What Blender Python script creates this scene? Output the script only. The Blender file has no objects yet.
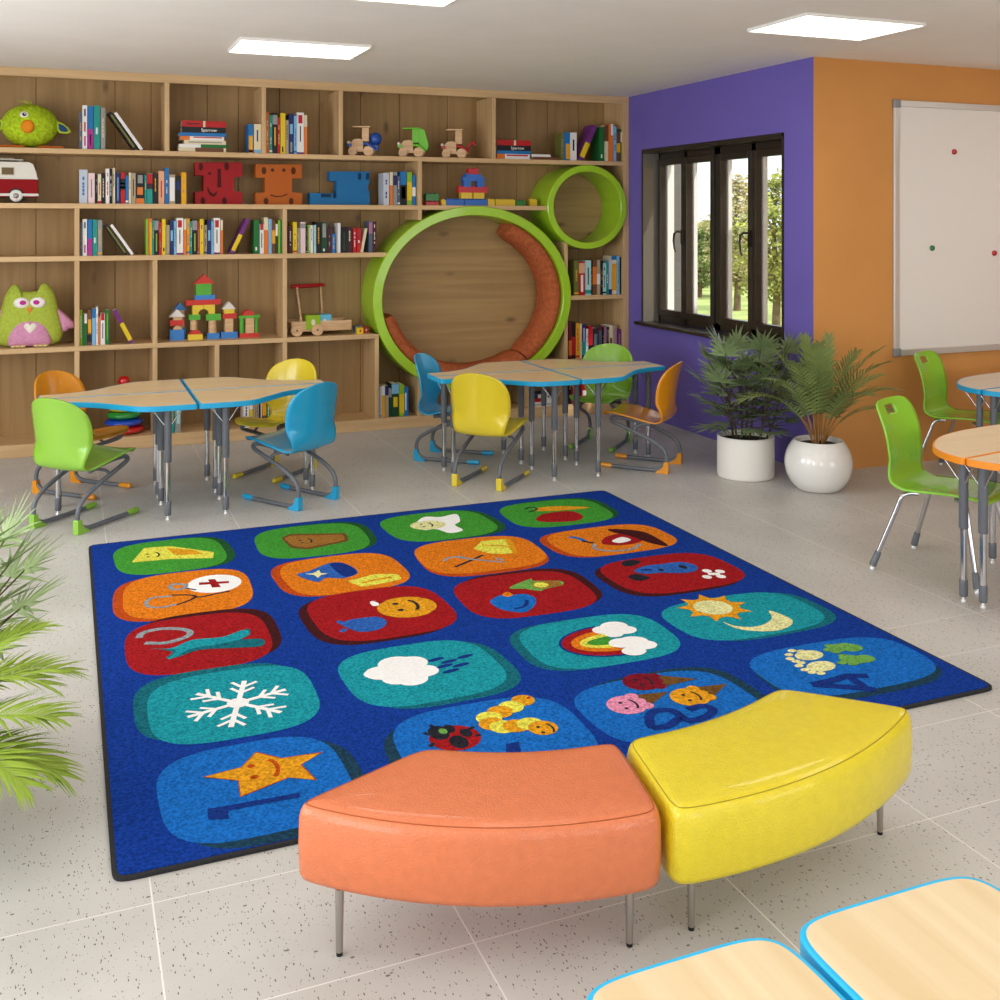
import bpy, math, random
from mathutils import Vector, Matrix

random.seed(7)
PI = math.pi
scene = bpy.context.scene
COL = scene.collection

# ------------------------------------------------------------------ camera
F, H, CX, CY = 1069.0, 1.70, 500.0, 220.0
YAW = math.atan2(435, 1069)
ca, sa = math.cos(YAW), math.sin(YAW)
cam_d = bpy.data.cameras.new('camera')
cam = bpy.data.objects.new('camera', cam_d)
COL.objects.link(cam)
cam.location = (0, 0, H)
cam.rotation_euler = (PI / 2, 0, -YAW)
cam_d.sensor_width = 36
cam_d.lens = F / 1000 * 36
cam_d.shift_y = (CY - 500) / 1000
cam_d.clip_start = 0.05
cam_d.clip_end = 300
scene.camera = cam
vs = scene.view_settings
vs.view_transform = 'Standard'
vs.look = 'None'
vs.gamma = 1
vs.use_curve_mapping = False
vs.exposure = -0.08

# ------------------------------------------------------------------ world, sun, window light
CEIL = 2.795
world = bpy.data.worlds.new('world')
scene.world = world
world.use_nodes = True
bg = world.node_tree.nodes['Background']
bg.inputs['Color'].default_value = (0.80, 0.90, 1.0, 1)
bg.inputs['Strength'].default_value = 1.9
sun_d = bpy.data.lights.new('sun', 'SUN')
sun_d.energy = 3.6
sun_d.angle = 0.02
sun_d.color = (1.0, 0.95, 0.85)
sun = bpy.data.objects.new('sun', sun_d)
COL.objects.link(sun)
sun.rotation_euler = Vector((-0.30, 0.55, -0.72)).to_track_quat('-Z', 'Y').to_euler()


def area(name, loc, direction, sx, sy, power, color=(1, 1, 1)):
    d = bpy.data.lights.new(name, 'AREA')
    d.shape = 'RECTANGLE'
    d.size = sx
    d.size_y = sy
    d.energy = power
    d.color = color
    o = bpy.data.objects.new(name, d)
    COL.objects.link(o)
    o.location = loc
    o.rotation_euler = Vector(direction).to_track_quat('-Z', 'Z').to_euler()
    return o


# daylight through the tall windows of the left wall and of the wall behind the camera
for yy in (0.4, 3.0, 5.6):
    area('window_daylight', (-2.52, yy, 1.45), (1, 0, 0.18), 2.0, 1.9, 65, (0.97, 0.985, 1.0))
area('window_daylight', (1.2, -1.92, 1.5), (0.1, 1, 0.16), 3.0, 1.9, 62, (0.98, 0.99, 1.0))
area('window_daylight', (5.6, -1.92, 1.5), (-0.1, 1, 0.08), 2.4, 1.9, 40, (0.98, 0.99, 1.0))


# ------------------------------------------------------------------ measuring helpers (camera geometry)
def ray(px, py):
    u = (px - CX) / F
    return (ca * u + sa, -sa * u + ca, -(py - CY) / F)


def onz(px, py, z=0.0):
    d = ray(px, py)
    t = (z - H) / d[2]
    return Vector((d[0] * t, d[1] * t, z))


def ony(px, py, Y):
    d = ray(px, py)
    t = Y / d[1]
    return Vector((d[0] * t, Y, H + d[2] * t))


def onx(px, py, X):
    d = ray(px, py)
    t = X / d[0]
    return Vector((X, d[1] * t, H + d[2] * t))


def s2l(c):
    c = c / 255.0
    return c / 12.92 if c <= 0.04045 else ((c + 0.055) / 1.055) ** 2.4


def rgb(h):
    if isinstance(h, str):
        return tuple(s2l(int(h[i:i + 2], 16)) for i in (0, 2, 4))
    return tuple(h)


# ------------------------------------------------------------------ materials
MC = {}


def mat(key, color, rough=0.5, metal=0.0, noise=None, bump=None, coat=0.0, emit=0.0, spec=None, alpha=None, trans=0.0):
    """plain procedural material; noise=(scale, amount) varies the colour, bump=(scale, strength)"""
    k = (key, str(color), rough, metal, str(noise), str(bump))
    if k in MC:
        return MC[k]
    m = bpy.data.materials.new(key)
    m.use_nodes = True
    nt = m.node_tree
    b = nt.nodes['Principled BSDF']
    c = rgb(color)
    b.inputs['Base Color'].default_value = (*c, 1)
    b.inputs['Roughness'].default_value = rough
    b.inputs['Metallic'].default_value = metal
    if coat:
        b.inputs['Coat Weight'].default_value = coat
    if spec is None and rough >= .4 and not metal:
        spec = .25
    if spec is not None:
        b.inputs['Specular IOR Level'].default_value = spec
    if trans:
        b.inputs['Transmission Weight'].default_value = trans
    if emit:
        b.inputs['Emission Color'].default_value = (*c, 1)
        b.inputs['Emission Strength'].default_value = emit
    if noise or bump:
        tc = nt.nodes.new('ShaderNodeTexCoord')
    if noise:
        n = nt.nodes.new('ShaderNodeTexNoise')
        n.inputs['Scale'].default_value = noise[0]
        n.inputs['Detail'].default_value = 4
        nt.links.new(tc.outputs['Object'], n.inputs['Vector'])
        r = nt.nodes.new('ShaderNodeValToRGB')
        a = noise[1]
        r.color_ramp.elements[0].position = 0.3
        r.color_ramp.elements[1].position = 0.7
        r.color_ramp.elements[0].color = (*[max(0, x * (1 - a)) for x in c], 1)
        r.color_ramp.elements[1].color = (*[min(1, x * (1 + a) + a * 0.01) for x in c], 1)
        nt.links.new(n.outputs['Fac'], r.inputs['Fac'])
        nt.links.new(r.outputs['Color'], b.inputs['Base Color'])
    if bump:
        n2 = nt.nodes.new('ShaderNodeTexNoise')
        n2.inputs['Scale'].default_value = bump[0]
        n2.inputs['Detail'].default_value = 3
        nt.links.new(tc.outputs['Object'], n2.inputs['Vector'])
        bp = nt.nodes.new('ShaderNodeBump')
        bp.inputs['Strength'].default_value = bump[1]
        bp.inputs['Distance'].default_value = 0.004
        nt.links.new(n2.outputs['Fac'], bp.inputs['Height'])
        nt.links.new(bp.outputs['Normal'], b.inputs['Normal'])
    MC[k] = m
    return m


def wood(key, c1, c2, axis='X', scale=1.0, rough=0.5, knots=0.0, coat=0.0):
    """grain stretched along one axis, optional dark knots"""
    k = ('wood', key)
    if k in MC:
        return MC[k]
    m = bpy.data.materials.new(key)
    m.use_nodes = True
    nt = m.node_tree
    N, L = nt.nodes, nt.links
    b = N['Principled BSDF']
    b.inputs['Roughness'].default_value = rough
    if coat:
        b.inputs['Coat Weight'].default_value = coat
        b.inputs['Coat Roughness'].default_value = 0.25
    tc = N.new('ShaderNodeTexCoord')
    mp = N.new('ShaderNodeMapping')
    s = {'X': (1.2, 22, 22), 'Y': (22, 1.2, 22), 'Z': (22, 22, 1.2)}[axis]
    mp.inputs['Scale'].default_value = [x * scale for x in s]
    L.new(tc.outputs['Object'], mp.inputs['Vector'])
    n = N.new('ShaderNodeTexNoise')
    n.inputs['Scale'].default_value = 1.0
    n.inputs['Detail'].default_value = 5
    n.inputs['Distortion'].default_value = 0.6
    L.new(mp.outputs['Vector'], n.inputs['Vector'])
    r = N.new('ShaderNodeValToRGB')
    r.color_ramp.elements[0].position = 0.36
    r.color_ramp.elements[1].position = 0.66
    r.color_ramp.elements[0].color = (*rgb(c2), 1)
    r.color_ramp.elements[1].color = (*rgb(c1), 1)
    L.new(n.outputs['Fac'], r.inputs['Fac'])
    out = r.outputs['Color']
    if knots:
        mp2 = N.new('ShaderNodeMapping')
        mp2.inputs['Scale'].default_value = {'X': (2.2, 5, 5), 'Y': (5, 2.2, 5), 'Z': (5, 5, 2.2)}[axis]
        L.new(tc.outputs['Object'], mp2.inputs['Vector'])
        v = N.new('ShaderNodeTexVoronoi')
        v.inputs['Scale'].default_value = 0.8
        L.new(mp2.outputs['Vector'], v.inputs['Vector'])
        r2 = N.new('ShaderNodeValToRGB')
        r2.color_ramp.elements[0].position = 0.02
        r2.color_ramp.elements[1].position = 0.13
        r2.color_ramp.elements[0].color = (1 - knots, 1 - knots, 1 - knots, 1)
        r2.color_ramp.elements[1].color = (1, 1, 1, 1)
        L.new(v.outputs['Distance'], r2.inputs['Fac'])
        mx = N.new('ShaderNodeMix')
        mx.data_type = 'RGBA'
        mx.blend_type = 'MULTIPLY'
        mx.inputs['Factor'].default_value = 1
        L.new(out, mx.inputs['A'])
        L.new(r2.outputs['Color'], mx.inputs['B'])
        out = mx.outputs['Result']
    L.new(out, b.inputs['Base Color'])
    MC[k] = m
    return m


def floor_mat():
    m = bpy.data.materials.new('terrazzo_tiles')
    m.use_nodes = True
    nt = m.node_tree
    N, L = nt.nodes, nt.links
    b = N['Principled BSDF']
    b.inputs['Roughness'].default_value = 0.42
    tc = N.new('ShaderNodeTexCoord')
    # soft clouding of the slab
    n = N.new('ShaderNodeTexNoise')
    n.inputs['Scale'].default_value = 1.6
    n.inputs['Detail'].default_value = 6
    L.new(tc.outputs['Object'], n.inputs['Vector'])
    r = N.new('ShaderNodeValToRGB')
    r.color_ramp.elements[0].color = (*rgb('b9b5af'), 1)
    r.color_ramp.elements[1].color = (*rgb('cbc7c2'), 1)
    r.color_ramp.elements[0].position = 0.3
    r.color_ramp.elements[1].position = 0.7
    L.new(n.outputs['Fac'], r.inputs['Fac'])
    col = r.outputs['Color']

    def chips(scale, stretch, rot, thr, dark, prev):
        mp = N.new('ShaderNodeMapping')
        mp.inputs['Scale'].default_value = (stretch, 1, 1)
        mp.inputs['Rotation'].default_value = (0, 0, rot)
        L.new(tc.outputs['Object'], mp.inputs['Vector'])
        v = N.new('ShaderNodeTexVoronoi')
        v.inputs['Scale'].default_value = scale
        L.new(mp.outputs['Vector'], v.inputs['Vector'])
        lt = N.new('ShaderNodeMath')
        lt.operation = 'LESS_THAN'
        L.new(v.outputs['Distance'], lt.inputs[0])
        sp = N.new('ShaderNodeSeparateColor')
        L.new(v.outputs['Color'], sp.inputs['Color'])
        ml = N.new('ShaderNodeMath')
        ml.operation = 'MULTIPLY_ADD'
        L.new(sp.outputs['Red'], ml.inputs[0])
        ml.inputs[1].default_value = thr
        ml.inputs[2].default_value = -thr * 0.45
        L.new(ml.outputs[0], lt.inputs[1])
        mx = N.new('ShaderNodeMix')
        mx.data_type = 'RGBA'
        L.new(lt.outputs[0], mx.inputs['Factor'])
        L.new(prev, mx.inputs['A'])
        mx.inputs['B'].default_value = (*rgb(dark), 1)
        return mx.outputs['Result']
    col = chips(44, 0.6, 0.9, 0.28, '6e6862', col)
    col = chips(50, 3.0, -0.5, 0.48, '4f4a47', col)
    col = chips(56, 2.8, 0.7, 0.46, '625c57', col)
    col = chips(90, 2.0, 1.2, 0.33, '8a827b', col)
    # pale grout, tiles 0.69 x 0.435 m
    sx = N.new('ShaderNodeSeparateXYZ')
    L.new(tc.outputs['Object'], sx.inputs['Vector'])

    def line(sock, off, period, w):
        a = N.new('ShaderNodeMath')
        a.operation = 'SUBTRACT'
        L.new(sock, a.inputs[0])
        a.inputs[1].default_value = off - 20 * period
        f = N.new('ShaderNodeMath')
        f.operation = 'MODULO'
        L.new(a.outputs[0], f.inputs[0])
        f.inputs[1].default_value = period
        l = N.new('ShaderNodeMath')
        l.operation = 'LESS_THAN'
        L.new(f.outputs[0], l.inputs[0])
        l.inputs[1].default_value = w
        return l.outputs[0]
    lx = line(sx.outputs['X'], 0.2, 0.69, 0.004)
    def bar(sock, at, w, gate=None):
        c = N.new('ShaderNodeMath')
        c.operation = 'COMPARE'
        L.new(sock, c.inputs[0])
        c.inputs[1].default_value = at
        c.inputs[2].default_value = w
        if gate is None:
            return c.outputs[0]
        g = N.new('ShaderNodeMath')
        g.operation = 'GREATER_THAN'
        L.new(sx.outputs['X'], g.inputs[0])
        g.inputs[1].default_value = gate
        k = N.new('ShaderNodeMath')
        k.operation = 'MULTIPLY'
        L.new(c.outputs[0], k.inputs[0])
        L.new(g.outputs[0], k.inputs[1])
        return k.outputs[0]
    ly = bar(sx.outputs['Y'], 2.79, .0016)
    for at, gate in ((2.352, None), (1.70, None), (-.4, None), (3.205, 2.96), (3.51, 2.96), (8.1, None)):
        mm = N.new('ShaderNodeMath')
        mm.operation = 'MAXIMUM'
        L.new(ly, mm.inputs[0])
        L.new(bar(sx.outputs['Y'], at, .0016, gate), mm.inputs[1])
        ly = mm.outputs[0]
    mxm = N.new('ShaderNodeMath')
    mxm.operation = 'MAXIMUM'
    L.new(lx, mxm.inputs[0])
    L.new(ly, mxm.inputs[1])
    mx = N.new('ShaderNodeMix')
    mx.data_type = 'RGBA'
    L.new(mxm.outputs[0], mx.inputs['Factor'])
    L.new(col, mx.inputs['A'])
    mx.inputs['B'].default_value = (*rgb('e6e1da'), 1)
    L.new(mx.outputs['Result'], b.inputs['Base Color'])
    return m


def rug_mat(key, color, amt=0.42):
    if key == 'rug_white':
        amt = .08
    return mat(key, color, 0.95, noise=(105, amt), bump=(300, 0.9), spec=0.1)


M_PINE = wood('pine_edge', 'd3b080', 'c39f70', 'X', 1.0, 0.5, 0.0)
M_PINEV = wood('pine_upright', 'd3b080', 'c39f70', 'Z', 1.0, 0.5, 0.0)
M_BACK = wood('pine_back_planks', 'a58352', '967546', 'Z', 0.8, 0.6, 0.55)
M_NOOKB = wood('nook_pine', 'ae8c5a', '9d7c4c', 'X', 0.8, 0.6, 0.6)
M_TABLE = wood('maple_top', 'efd3a6', 'e8c899', 'X', 0.7, 0.32, 0.0, 0.2)
M_TOY = wood('toy_beech', 'd9b388', 'c49a6c', 'X', 3.0, 0.5)
M_CHROME = mat('chrome', 'c9c9cc', 0.16, 1.0)
M_STEEL = mat('brushed_steel', 'b5b0aa', 0.28, 1.0)
M_GREY = mat('grey_tube', '62656b', 0.38)
M_BLACK = mat('black_plastic', '1c1b1b', 0.45)
M_PAGES = mat('paper', 'e6dcc6', 0.8)


# ------------------------------------------------------------------ mesh builder
class MB:
    def __init__(self):
        self.v, self.f, self.m, self.s = [], [], [], []

    def add(self, verts, faces, mi=0, smooth=False, M=None):
        o = len(self.v)
        for p in verts:
            p = Vector(p)
            self.v.append(M @ p if M is not None else p)
        for f in faces:
            self.f.append([o + i for i in f])
            self.m.append(mi)
            self.s.append(smooth)

    def box(self, x0, x1, y0, y1, z0, z1, mi=0, M=None):
        v = [(x, y, z) for z in (z0, z1) for y in (y0, y1) for x in (x0, x1)]
        f = [(0, 2, 3, 1), (4, 5, 7, 6), (0, 1, 5, 4), (2, 6, 7, 3), (0, 4, 6, 2), (1, 3, 7, 5)]
        self.add(v, f, mi, False, M)

    def prism(self, poly, h0, h1, plane='xy', mi=0, M=None, smooth=False):
        """closed polygon extruded along the axis missing from plane"""
        n = len(poly)

        def P(a, b, h):
            return {'xy': (a, b, h), 'xz': (a, h, b), 'yz': (h, a, b)}[plane]
        v = [P(a, b, h0) for a, b in poly] + [P(a, b, h1) for a, b in poly]
        self.add(v, [list(range(n))[::-1], list(range(n, 2 * n))], mi, False, M)
        self.add(v, [(i, (i + 1) % n, n + (i + 1) % n, n + i) for i in range(n)], mi, smooth, M)

    def lathe(self, prof, seg=24, c=(0, 0, 0), axis='z', mi=0, M=None, cap=True):
        v, f = [], []
        for r, h in prof:
            for k in range(seg):
                a = 2 * PI * k / seg
                x, y = r * math.cos(a), r * math.sin(a)
                p = {'z': (x, y, h), 'y': (x, h, y), 'x': (h, x, y)}[axis]
                v.append((p[0] + c[0], p[1] + c[1], p[2] + c[2]))
        n = len(prof)
        for i in range(n - 1):
            for k in range(seg):
                k2 = (k + 1) % seg
                f.append((i * seg + k, i * seg + k2, (i + 1) * seg + k2, (i + 1) * seg + k))
        self.add(v, f, mi, True, M)
        if cap:
            if prof[0][0] > 1e-5:
                self.add(v[:seg], [list(range(seg))[::-1]], mi, False, M)
            if prof[-1][0] > 1e-5:
                self.add(v[-seg:], [list(range(seg))], mi, False, M)

    def cyl(self, c, r, h, axis='z', seg=20, mi=0, M=None):
        self.lathe([(r, 0), (r, h)], seg, c, axis, mi, M)

    def ball(self, c, r, seg=20, rings=12, mi=0, M=None):
        rx, ry, rz = (r, r, r) if not hasattr(r, '__len__') else r
        v, f = [], []
        for i in range(rings + 1):
            t = PI * i / rings
            for k in range(seg):
                a = 2 * PI * k / seg
                v.append((c[0] + rx * math.sin(t) * math.cos(a), c[1] + ry * math.sin(t) * math.sin(a), c[2] + rz * math.cos(t)))
        for i in range(rings):
            for k in range(seg):
                k2 = (k + 1) % seg
                f.append((i * seg + k, (i + 1) * seg + k, (i + 1) * seg + k2, i * seg + k2))
        self.add(v, f, mi, True, M)

    def tube(self, pts, r, seg=10, mi=0, M=None, closed=False):
        P = [Vector(p) for p in pts]
        n = len(P)
        R = r if hasattr(r, '__len__') else [r] * n
        v, f = [], []
        up = None
        for i in range(n):
            if closed:
                t = (P[(i + 1) % n] - P[i - 1]).normalized()
            else:
                t = (P[min(i + 1, n - 1)] - P[max(i - 1, 0)]).normalized()
            if up is None:
                up = Vector((0, 0, 1)) if abs(t.z) < 0.9 else Vector((1, 0, 0))
            a = (up - t * up.dot(t))
            a = a.normalized() if a.length > 1e-6 else t.orthogonal().normalized()
            up = a
            b = t.cross(a)
            for k in range(seg):
                w = 2 * PI * k / seg
                v.append(P[i] + (a * math.cos(w) + b * math.sin(w)) * R[i])
        last = n if closed else n - 1
        for i in range(last):
            j = (i + 1) % n
            for k in range(seg):
                k2 = (k + 1) % seg
                f.append((i * seg + k, i * seg + k2, j * seg + k2, j * seg + k))
        self.add(v, f, mi, True, M)
        if not closed:
            self.add(v[:seg], [list(range(seg))[::-1]], mi, False, M)
            self.add(v[-seg:], [list(range(seg))], mi, False, M)

    def puff(self, poly, c, t, plane='xz', mi=0, M=None, rings=8):
        """cushion-like solid: an outline inflated on both faces; c = (a, b, depth)"""
        n = len(poly)
        ca_, cb_ = sum(p[0] for p in poly) / n, sum(p[1] for p in poly) / n
        v, f = [], []
        lv = []
        for i in range(-rings, rings + 1):
            w = PI / 2 * i / rings
            s, h = math.cos(w) ** 0.6 if abs(i) < rings else 0.0, math.sin(w) * t
            lv.append((s, h))
        for s, h in lv:
            for a, b in poly:
                q = (ca_ + (a - ca_) * s, cb_ + (b - cb_) * s)
                v.append({'xz': (q[0], h, q[1]), 'xy': (q[0], q[1], h)}[plane])
        for i in range(len(lv) - 1):
            for k in range(n):
                k2 = (k + 1) % n
                f.append((i * n + k, i * n + k2, (i + 1) * n + k2, (i + 1) * n + k))
        v = [(x + c[0], y + c[1], z + c[2]) for x, y, z in v]
        self.add(v, f, mi, True, M)

    def build(self, name, mats, parent=None, loc=None, rotz=0.0, bevel=0.0, solid=0.0, subsurf=0):
        me = bpy.data.meshes.new(name)
        me.from_pydata([tuple(p) for p in self.v], [], self.f)
        if not isinstance(mats, (list, tuple)):
            mats = [mats]
        for m in mats:
            me.materials.append(m)
        me.polygons.foreach_set('material_index', self.m)
        me.polygons.foreach_set('use_smooth', self.s)
        me.update()
        o = bpy.data.objects.new(name, me)
        COL.objects.link(o)
        if parent is not None:
            o.parent = parent
        if loc is not None:
            o.location = loc
        o.rotation_euler[2] = rotz
        if solid:
            md = o.modifiers.new('thickness', 'SOLIDIFY')
            md.thickness = solid
            md.offset = 0
        if subsurf:
            md = o.modifiers.new('smooth', 'SUBSURF')
            md.levels = md.render_levels = subsurf
        if bevel:
            md = o.modifiers.new('bevel', 'BEVEL')
            md.width = bevel
            md.segments = 2
            md.limit_method = 'ANGLE'
        return o


def box(*a, **k):
    m = MB()
    m.box(*a, **k)
    return m


def tag(o, label, cat, group=None):
    o['label'] = label
    o['category'] = cat
    if group:
        o['group'] = group
    return o


def struct(o, label=None):
    o['kind'] = 'structure'
    if label:
        o['label'] = label
    return o


def thing(name, label, cat, loc=(0, 0, 0), rotz=0.0, group=None):
    o = bpy.data.objects.new(name, None)
    o.empty_display_size = 0.05
    COL.objects.link(o)
    o.location = loc
    o.rotation_euler[2] = rotz
    return tag(o, label, cat, group)


CHILD = {}


def dup(root, loc, rotz, label, remat=None):
    def cp(o, par):
        c = o.copy()
        COL.objects.link(c)
        c.parent = par
        if remat and o.type == 'MESH' and any(m in remat for m in o.data.materials):
            for s_i, m in enumerate(o.data.materials):
                if m in remat:
                    c.material_slots[s_i].link = 'OBJECT'
                    c.material_slots[s_i].material = remat[m]
        for ch in [x for x in kids if x.parent == o]:
            cp(ch, c)
        return c
    kids = [x for x in COL.objects]
    r = cp(root, None)
    r.location = loc
    r.rotation_euler[2] = rotz
    r['label'] = label
    return r


def smooth_loop(pts, sigma, step=0.008):
    """resample a closed 2D polyline evenly and round its corners"""
    P = [Vector((p[0], p[1])) for p in pts]
    n = len(P)
    seg = [(P[(i + 1) % n] - P[i]).length for i in range(n)]
    tot = sum(seg)
    N = max(24, int(tot / step))
    out = []
    i, acc = 0, 0.0
    for k in range(N):
        d = tot * k / N
        while acc + seg[i] < d:
            acc += seg[i]
            i += 1
        out.append(P[i].lerp(P[(i + 1) % n], (d - acc) / seg[i]))
    st = tot / N
    w = max(1, int(3 * sigma / st))
    ker = [math.exp(-0.5 * ((j * st) / sigma) ** 2) for j in range(-w, w + 1)]
    ks = sum(ker)
    res = []
    for k in range(N):
        a = Vector((0, 0))
        for j in range(-w, w + 1):
            a += out[(k + j) % N] * ker[j + w]
        res.append(a / ks)
    return res


def inset(loop, d):
    """move every point of a counter-clockwise loop inwards by d"""
    n = len(loop)
    area2 = sum(loop[i].x * loop[(i + 1) % n].y - loop[(i + 1) % n].x * loop[i].y for i in range(n))
    sg = 1 if area2 > 0 else -1
    r = []
    for i in range(n):
        t = (loop[(i + 1) % n] - loop[i - 1]).normalized()
        r.append(loop[i] + Vector((-t.y, t.x)) * d * sg)
    return r


def bulge(a, b, k, n=10):
    """points of a shallow arc from a to b; k = sagitta to the right of the direction"""
    a, b = Vector(a), Vector(b)
    d = b - a
    nr = Vector((d.y, -d.x)).normalized()
    return [a + d * (i / n) + nr * (4 * k * (i / n) * (1 - i / n)) for i in range(n)]


def cr(pts, n=6, closed=False):
    """Catmull-Rom through points"""
    P = [Vector(p) for p in pts]
    m = len(P)
    out = []
    rng = m if closed else m - 1
    for i in range(rng):
        if closed:
            p0, p1, p2, p3 = P[i - 1], P[i], P[(i + 1) % m], P[(i + 2) % m]
        else:
            p0, p1, p2, p3 = P[max(i - 1, 0)], P[i], P[i + 1], P[min(i + 2, m - 1)]
        for k in range(n):
            t = k / n
            out.append(0.5 * ((2 * p1) + (p2 - p0) * t + (2 * p0 - 5 * p1 + 4 * p2 - p3) * t * t + (3 * p1 - p0 - 3 * p2 + p3) * t ** 3))
    if not closed:
        out.append(P[-1])
    return out


# ------------------------------------------------------------------ room shell
YB = 8.76            # back of the bookcase
YF = 8.38            # front of the bookcase
XW = 4.65            # purple wall
YO = 5.85            # orange wall
XL, XR, YN = -2.6, 9.0, -2.0
_c = box(XL - .2, XW + .3, YN - .2, YB + .25, -0.12, 0)
_c.box(XW + .3, XR + .2, YN - .2, YO + .2, -0.12, 0)
struct(_c.build('floor', floor_mat()), 'grey terrazzo floor with pale joints')
# ceiling with recessed light openings is one slab; the panels sit just under it
_c = box(XL - .2, XW + .3, YN - .2, YB + .25, CEIL, CEIL + .25)
_c.box(XW + .3, XR + .2, YN - .2, YO + .2, CEIL, CEIL + .25)
struct(_c.build('ceiling', mat('ceiling_paint', 'f3ede6', 0.85, noise=(3, 0.02))), 'plain off-white ceiling')
M_PURPLE = mat('purple_paint', '7163b6', 0.6, noise=(2.0, 0.04))
M_ORANGE = mat('orange_paint', 'cf9150', 0.6, noise=(1.6, 0.04))
M_WHITE = mat('white_paint', 'd9d5cf', 0.8)
WY0, WY1, WZ0, WZ1 = 6.177, 8.132, 0.82, 2.295
wr = MB()
wt = 0.30
wr.box(XW, XW + wt, YO + .15, WY0, 0, CEIL)
wr.box(XW, XW + wt, WY1, YB + .05, 0, CEIL)
wr.box(XW, XW + wt, WY0, WY1, 0, WZ0)
wr.box(XW, XW + wt, WY0, WY1, WZ1, CEIL)
wr.box(XW, XW + .15, YO, YO + .15, 0, CEIL)
# the corner return: purple paint on the side face, orange on the front face
wr.f  # (both walls share the corner)
struct(wr.build('wall_right', M_PURPLE), 'purple painted wall with the window')
struct(box(XW + .001, XR, YO - .001, YO + .149, 0, CEIL).build('wall_back', M_ORANGE), 'orange painted wall with the whiteboard')
struct(box(XL, XW + .05, YB + .03, YB + .2, 0, CEIL).build('wall_far', M_WHITE))
lw = MB()
for y0, y1 in ((YN, -.6), (1.4, 2.0), (4.0, 4.6), (6.6, YB + .2)):
    lw.box(XL - .2, XL, y0, y1, 0, CEIL)
lw.box(XL - .2, XL, YN, YB + .2, 0, .5)
lw.box(XL - .2, XL, YN, YB + .2, 2.4, CEIL)
struct(lw.build('wall_left', M_WHITE))
bw = MB()
for x0, x1 in ((XL, -.3), (2.7, 4.4), (6.8, XR)):
    bw.box(x0, x1, YN - .2, YN, 0, CEIL)
bw.box(XL, XR, YN - .2, YN, 0, .55)
bw.box(XL, XR, YN - .2, YN, 2.45, CEIL)
struct(bw.build('wall_front', M_WHITE))
struct(box(XR, XR + .2, YN - .2, YO + .2, 0, CEIL).build('wall_side', M_ORANGE))

# ------------------------------------------------------------------ window in the purple wall
M_BRONZE = mat('bronze_frame', '2e2620', 0.38, 0.0, coat=0.2)
M_JAMB = mat('jamb_metal', '7d776d', 0.35, 0.3)
M_GLASS = bpy.data.materials.new('window_glass')
M_GLASS.use_nodes = True
_nt = M_GLASS.node_tree
_nt.nodes.remove(_nt.nodes['Principled BSDF'])
_tr = _nt.nodes.new('ShaderNodeBsdfTransparent')
_gl = _nt.nodes.new('ShaderNodeBsdfGlossy')
_gl.inputs['Roughness'].default_value = 0.02
_mx = _nt.nodes.new('ShaderNodeMixShader')
_mx.inputs[0].default_value = 0.05
_nt.links.new(_tr.outputs[0], _mx.inputs[1])
_nt.links.new(_gl.outputs[0], _mx.inputs[2])
_nt.links.new(_mx.outputs[0], _nt.nodes['Material Output'].inputs['Surface'])

win = bpy.data.objects.new('window_1', None)
COL.objects.link(win)
win.location = (XW, (WY0 + WY1) / 2, WZ0)
struct(win, 'wide bronze framed four-pane casement window')
wy = (WY0 + WY1) / 2


def wmb():
    return MB()


def wbuild(m, name, mats, **k):
    T = Matrix.Translation((-XW, -wy, -WZ0))
    m.v = [T @ p for p in m.v]
    return m.build(name, mats, win, **k)


m = wmb()     # reveal lining
m.box(XW - .004, XW + .16, WY1 - .012, WY1 + .0, WZ0, WZ1)
m.box(XW - .004, XW + .16, WY0, WY0 + .012, WZ0, WZ1)
wbuild(m, 'jamb_lining', M_JAMB)
m = wmb()
m.box(XW + .20, XW + .305, WY1 - .012, WY1 + .0, WZ0, WZ1)
m.box(XW + .20, XW + .305, WY0, WY0 + .012, WZ0, WZ1)
m.box(XW + .20, XW + .305, WY0 + .012, WY1 - .012, WZ1 - .012, WZ1)
m.box(XW + .20, XW + .33, WY0, WY1, WZ0 - .02, WZ0 + .012)
wbuild(m, 'outer_lining', mat('white_outer_reveal', 'f3f1ec', 0.6))
m = wmb()
m.box(XW - .006, XW + .16, WY0, WY1, WZ1 - .02, WZ1)
m.box(XW - .008, XW + .002, WY0 - .012, WY0 + .006, WZ0, WZ1 + .012)
m.box(XW - .008, XW + .002, WY1 - .006, WY1 + .012, WZ0, WZ1 + .012)
m.box(XW - .008, XW + .002, WY0 - .012, WY1 + .012, WZ1 - .008, WZ1 + .016)
wbuild(m, 'head_lining', M_BRONZE)
m = wmb()
m.box(XW - .07, XW + .14, WY0 - .05, WY1 + .04, WZ0 - .028, WZ0 + .002)
wbuild(m, 'window_sill', M_BRONZE, bevel=.006)
GX = XW + .15
panes = [(7.725, 8.06), (7.29, 7.64), (6.78, 7.14), (6.33, 6.68)]
PZ0, PZ1 = .93, 2.17
m = wmb()
m.box(GX, GX + .05, WY0, WY1, WZ0, PZ0 - .05)
m.box(GX, GX + .05, WY0, WY1, PZ1 + .05, WZ1)
for y0, y1 in ((WY0, 6.28), (6.70, 6.76), (7.17, 7.26), (7.66, 7.70), (8.09, WY1)):
    m.box(GX, GX + .05, y0, y1, WZ0, WZ1)
wbuild(m, 'window_frame', M_BRONZE, bevel=.004)
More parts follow.
